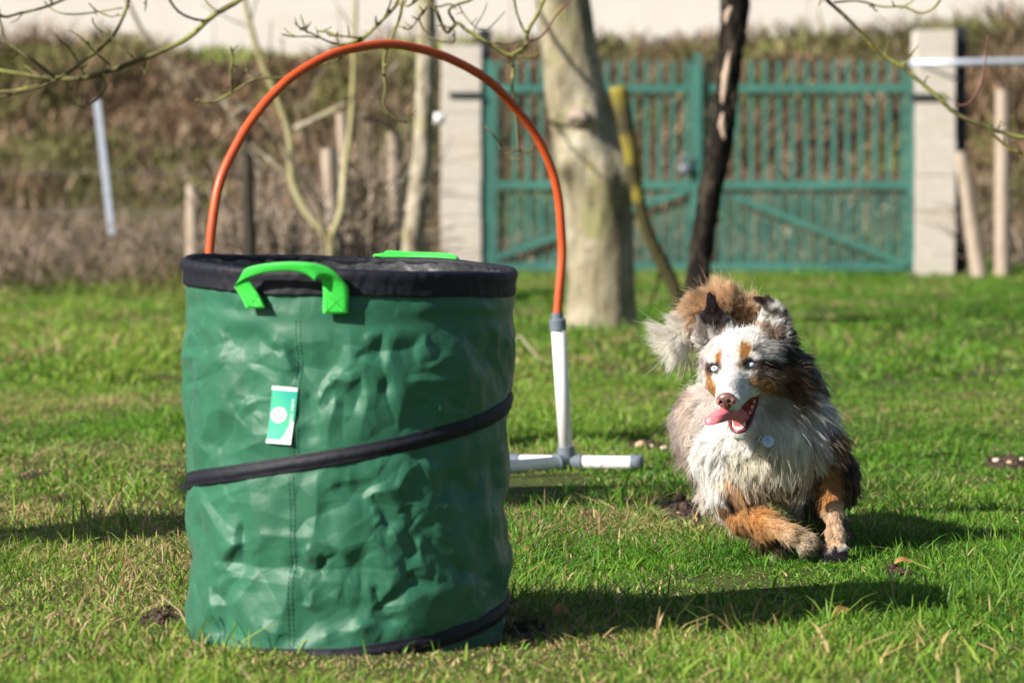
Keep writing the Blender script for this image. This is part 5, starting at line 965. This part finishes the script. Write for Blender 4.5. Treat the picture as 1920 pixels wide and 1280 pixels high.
# locks: hairs lean to the tip of the nearest guide hair
from mathutils import kdtree
def clump(ST, every, amt, pw):
    ng = nh // every; gi = rng.choice(nh, ng, replace=False); kd = kdtree.KDTree(ng)
    for j, g_ in enumerate(gi): kd.insert(root[g_], j)
    kd.balance(); near = np.fromiter((kd.find(r_)[1] for r_ in root), int, nh); G = ST[gi[near]]; w = (t ** pw) * (amt * np.clip((ln - 6) / 18, 0, 1) * np.where(root[:, 2] > 740, .75, 1) * (1 - .9 * fly))[:, None, None]
    clump.near = near; return ST + (G - ST) * w
ST = clump(ST, 260, .34, 1.5); ST = clump(ST, 42, .62, 1.2)
ST += rng.normal(0, .45, ST.shape) * t * np.clip(ln / 20, .2, 1)[:, None, None]
lk = rng.normal(1, .12, nh).clip(.6, 1.3)[clump.near]; HC = coat(root, .10) * lk[:, None]; HC = np.clip(HC, .008, .92); cool = (rng.random(nh) < .04) & (ln > 14); HC[cool] *= .55
# long fine feathering: whiskers, hind fringe
cu = bpy.data.hair_curves.new('fur'); cu.add_curves([K] * nh); cu.position_data.foreach_set('vector', Q2W(ST.reshape(-1, 3)).astype(np.float32).ravel())
rad = (np.where(ln < 11, .00030, .00034)[:, None] * np.array([1, 1, .95, .85, .7, .5, .15])[None]).astype(np.float32)
ra_ = cu.attributes.new('radius', 'FLOAT', 'POINT'); ra_.data.foreach_set('value', rad.ravel())
ca = cu.attributes.new('hcol', 'FLOAT_COLOR', 'CURVE'); cc = np.ones((nh, 4), np.float32); cc[:, :3] = HC; ca.data.foreach_set('color', cc.ravel())
hm_ = bpy.data.materials.new('coat_hair'); hm_.use_nodes = True; N_ = hm_.node_tree.nodes; L_k = hm_.node_tree.links; pb = N_['Principled BSDF']; at = N_.new('ShaderNodeAttribute'); at.attribute_name = 'hcol'
HAIRMODE = 'mix'
df = N_.new('ShaderNodeBsdfDiffuse'); L_k.new(at.outputs['Color'], df.inputs[0]); hh = N_.new('ShaderNodeBsdfHairPrincipled'); hh.parametrization = 'COLOR'; L_k.new(at.outputs['Color'], hh.inputs['Color']); hh.inputs['Roughness'].default_value = .35; hh.inputs['Radial Roughness'].default_value = .5
mx = N_.new('ShaderNodeMixShader'); mx.inputs[0].default_value = .14; tl2 = N_.new('ShaderNodeBsdfTranslucent'); L_k.new(at.outputs['Color'], tl2.inputs[0]); m2 = N_.new('ShaderNodeMixShader'); m2.inputs[0].default_value = .36; L_k.new(df.outputs[0], m2.inputs[1]); L_k.new(tl2.outputs[0], m2.inputs[2]); L_k.new(m2.outputs[0], mx.inputs[1]); L_k.new(hh.outputs[0], mx.inputs[2]); L_k.new(mx.outputs[0], N_['Material Output'].inputs[0]); N_.remove(pb)
cu.materials.append(hm_); fo_ = bpy.data.objects.new('fur', cu); COL.objects.link(fo_); fo_.parent = dog

# ---- eyes, nose, tongue, teeth, tag
M['eye'] = mat('eye', attr='col', rough=.06, spec=.6, coat=.6)
def front_depth(px, py):
    i, j = (px - LO[0]) / STEP, (-py - LO[1]) / STEP; col = SD[int(round(i)), int(round(j))]; k = np.argmax(col < 0); return LO[2] + STEP * (k - col[k - 1] / (col[k] - col[k - 1]) if k else 0) - STEP * 0
M['rim'] = mat('eyelid_skin', (.035, .02, .018), .45, .5)
for ex, ey, er in EYES:
    dp = min(front_depth(ex + o, ey) for o in (-2, 0, 2)); R = er * 1.05; c = QP(ex, ey, dp + R * .12); a, tt = np.meshgrid(np.linspace(0, 2 * np.pi, 49)[:-1], np.linspace(.001, np.pi - .001, 40))
    gz = np.array([-.34, .10, -1.0]); gz /= np.linalg.norm(gz); ux = np.cross([0, 1, 0], gz); ux /= np.linalg.norm(ux); uy = np.cross(gz, ux)
    pts = (np.cos(tt)[..., None] * gz + (np.sin(tt) * np.cos(a))[..., None] * ux + (np.sin(tt) * np.sin(a))[..., None] * uy).reshape(-1, 3); an = tt.ravel()
    cl = np.tile((.74, .74, .76), (len(an), 1)); cl[an < .86] = (.16, .22, .34); iris = an < .80; cl[iris] = np.array((.62, .78, 1.0)) * (.85 + .3 * rng.random((iris.sum(), 1))); cl[an < .20] = (.01, .01, .015)
    I = np.arange(a.size).reshape(a.shape); I2 = np.roll(I, -1, 1); e = mesh_obj('eye', Q2W(c + pts * R * np.array([1, .76 if ex > 1380 else .86, 1])), np.stack([I[:-1], I2[:-1], I2[1:], I[1:]], -1).reshape(-1, 4), M['eye'], dog, cl)
    b = MB(); k = 22; tl_ = [];
    for s in range(k + 1):
        a0 = 2 * math.pi * s / k; tl_.append(c + np.array([math.cos(a0) * R * .98 + (2.2 if abs(math.cos(a0)) > .9 else 0) * math.cos(a0), math.sin(a0) * R * .66 + .8 * math.cos(a0) * (-1 if ex > 1380 else 1), -R * .48 + R * .35 * abs(math.cos(a0))]))
    b.tube(Q2W(np.array(tl_)), .0020, 8, 2); b.build('eyelid', M['rim'], e)
def subsdf(fn, lo, hi, st, name, material, colfn=None, parent=None):
    lo, hi = np.array(lo, float), np.array(hi, float); ax = [np.arange(lo[k], hi[k], st) for k in range(3)]; g = np.stack(np.meshgrid(*ax, indexing='ij'), -1); S_ = fn(g.reshape(-1, 3)).reshape(g.shape[:3])
    v, f = surface_nets(S_, lo, st); v = relax(v, f, 2, .4); n_ = vnormals(v, f)
    if ((v - v.mean(0)) * n_).sum() < 0: f = f[:, ::-1]
    w = H0 + v[:, :1] * Rv + v[:, 1:2] * Fv + v[:, 2:] * Uv; return mesh_obj(name, Q2W(w), f, material, parent or dog, colfn(v) if colfn is not None else None)
def smn(a, b_, k): h = np.maximum(k - np.abs(a - b_), 0) / k; return np.minimum(a, b_) - h * h * k / 4
def smx(a, b_, k): return -smn(-a, -b_, k)
def nose_f(g):
    e = lambda c, r: (np.linalg.norm((g - c) / r, axis=1) - 1) * min(r)
    d = smn(e(np.array([0, 147, -29]), np.array([17.5, 11, 12.5])), e(np.array([0, 148, -40]), np.array([9, 8, 9])), 5)
    for s in (-1, 1):
        d = smn(d, e(np.array([11.5 * s, 149, -33]), np.array([8, 7, 8.5])), 3); d = smx(d, -e(np.array([8.2 * s, 158, -32.5]), np.array([3.8, 8, 3.4])), 1.5); d = smx(d, -e(np.array([17 * s, 154, -36.5]), np.array([7, 5, 1.3])), 1)
    return smx(d, -e(np.array([0, 160, -43]), np.array([.8, 7, 9])), 1.2)
def nose_c(v):
    c = np.tile((.155, .075, .065), (len(v), 1)); s = np.clip((np.abs(v[:, 0]) - 8) / 6, 0, 1) * (v[:, 2] < -27); c += (np.array((.50, .20, .19)) - c) * (s * .8)[:, None]; c *= (.75 + .5 * fbm(v[:, 0] / 2, v[:, 2] / 2, 5, 2))[:, None]
    hole = (np.abs(np.abs(v[:, 0]) - 8.2) < 3.6) & (np.abs(v[:, 2] + 32.5) < 3.2) & (v[:, 1] < 155); c[hole] = (.02, .006, .006); return c
M['nose'] = mat('nose_leather', attr='col', rough=.32, spec=.6, bump=(900, .35, .0006))
subsdf(nose_f, (-24, 130, -54), (24, 164, -12), .8, 'nose', M['nose'], nose_c)
M['tongue'] = mat('tongue', attr='col', rough=.42, spec=.4, bump=(500, .3, .0008), subsurf=.15)
# tongue: broad ribbon from the throat, over the near lip, out to the side
TG = [(QP(1400, 786, -10), 14, 7), (QP(1392, 780, -40), 15, 7), (QP(1378, 774, -72), 14, 6), (QP(1362, 775, -98), 13.5, 5), (QP(1345, 780, -108), 14, 4.2), (QP(1332, 785, -108), 13.5, 4), (QP(1325, 788, -106), 11, 3.6), (QP(1321.5, 789, -105), 6, 2.6)]
tt = np.linspace(0, 1, 46); src = np.linspace(0, 1, len(TG)); Cn = np.stack([np.interp(tt, src, [g_[0][k] for g_ in TG]) for k in range(3)], 1); Wn = np.interp(tt, src, [g_[1] for g_ in TG]); Tn = np.interp(tt, src, [g_[2] for g_ in TG])
for _ in range(6): Cn[1:-1] = (Cn[:-2] + 2 * Cn[1:-1] + Cn[2:]) / 4
Wn[-3:] *= (.98, .90, .70); V_ = []; CC = []; sg = 28
for i in range(46):
    tg = Cn[min(i + 1, 45)] - Cn[max(i - 1, 0)]; tg /= np.linalg.norm(tg); wd = np.array([.28 , .80, .52]); wd -= tg * (wd @ tg); wd /= np.linalg.norm(wd); nr = np.cross(tg, wd)
    for j in range(sg):
        a0 = 2 * math.pi * j / sg; cx, sy = math.cos(a0), math.sin(a0); cup = .22 * Wn[i] * (abs(cx) ** 2) - .12 * Wn[i] * math.exp(-(cx / .2) ** 2); V_.append(Cn[i] + wd * cx * Wn[i] * .98 + nr * (sy * Tn[i] * .7 - cup))
        CC.append(np.array((.66, .17, .20)) * (1 - .25 * math.exp(-(cx / .12) ** 2) * (sy < 0)) if i < 40 else np.array((.60, .10, .17)))
V_ = np.array(V_); Fq = [(i * sg + j, i * sg + (j + 1) % sg, (i + 1) * sg + (j + 1) % sg, (i + 1) * sg + j) for i in range(45) for j in range(sg)] + [tuple(range(sg - 1, -1, -1)), tuple(45 * sg + j for j in range(sg))]
mesh_obj('tongue', Q2W(V_), Fq, M['tongue'], dog, np.array(CC))
M['tooth'] = mat('tooth', (.78, .72, .60), .25, .5)
def tooth(a0, f0, v0, r, h, dn, parent=None):
    b = MB(); p = HL(a0, f0, v0); tip = p + Uv * h * dn + Fv * 2; b.tube(Q2W(np.array([p - Uv * dn * 2, p + Uv * dn * h * .5 + Rv * .4 * np.sign(a0), tip])), np.array([r, r * .75, r * .15]) * PU, 8, 3); b.build('tooth', M['tooth'], dog)
for s in (-1, 1): tooth(10 * s, 84, -102, 3.2, 15, 1); tooth(10.5 * s, 118, -52, 2.8, 10, -1)
for i in range(6): tooth(-6.3 + 2.5 * i, 90 - abs(i - 2.5) * .8, -103, 1.6, 5.0, 1)
for i in range(4): tooth(17 + i * 2.6, 76 - i * 9, -49 - i * .6, 2.6 + .5 * (i > 1), 5.5 + (i == 2) * 2, -1); tooth(15 + i * 2.8, 66 - i * 10, -93 + i * 8, 2.6, 5.5, 1)
M['lip'] = mat('lip_skin', (.14, .03, .04), .35, .5)
b = MB(); lp = [HL(34, 38, -57), HL(30, 48, -72), HL(24, 62, -87), HL(18, 78, -100), HL(10, 91, -107), HL(0, 96, -109), HL(-10, 91, -107), HL(-18, 78, -100), HL(-25, 58, -86)]; b.tube(Q2W(np.array(lp)), np.array([2.0, 2.6, 3.2, 3.6, 4.2, 4.4, 4.2, 3.4, 2.5]) * PU, 10, 6); b.build('lower_lip', M['lip'], dog)
b = MB(); lp = [HL(34, 38, -52), HL(31, 56, -53), HL(27, 78, -53), HL(23, 100, -54), HL(16, 122, -55), HL(4, 134, -54)]; b.tube(Q2W(np.array(lp)), np.array([2.0, 1.8, 1.6, 1.5, 1.4, 1.0]) * PU, 8, 5); b.build('upper_lip', M['lip'], dog)
# tag on the collar ring
M['tagm'] = mat('tag_metal', (.50, .62, .70), .35, .5, metal=.35, noise=[(60, (.42, .54, .62), .5, .7)]); M['tagd'] = mat('tag_engraving', (.10, .22, .34), .5)
tdp = front_depth(1440, 828) - 26; b = MB(); c = QP(1440, 827.5, tdp); nrm = np.array([.12, .25, -1.]); b.tube(Q2W(np.array([c, c + nrm * 1.6])), np.array([11.2, 11.2]) * PU, 32, 1); tg_ = b.build('collar_tag', M['tagm'], dog, auto=40)
b = MB(); rr_ = [QP(1426.5 + 4.3 * math.cos(a), 823.5 + 4.3 * math.sin(a), tdp) for a in np.linspace(0, 2 * np.pi, 17)]; b.tube(Q2W(np.array(rr_)), 1.1 * PU, 8, 2); b.build('ring', M['tagm'], tg_)
b = MB()
for k, (w_, oy) in enumerate(((7, -6), (9, -2.6), (4, 1.0), (8, 4.4), (3.5, 7.5))):
    for s in range(int(w_ / 1.9)):
        x0 = -w_ / 2 + s * 2 + .4; b.tube(Q2W(np.array([c + nrm * 1.75 + np.array([x0, -oy, 0]), c + nrm * 1.75 + np.array([x0 + 1.2, -oy, 0])])), .5 * PU, 5, 1)
b.build('engraving', M['tagd'], tg_)
# children were modelled at their place in the world: take the parent's offset back out
for o in list(bpy.data.objects):
    if o.type == 'EMPTY' and o.parent is None and o.name not in ('garden_bag', 'training_hoop'):
        loc = o.location.copy()
        for ch in o.children: ch.location = ch.location - loc
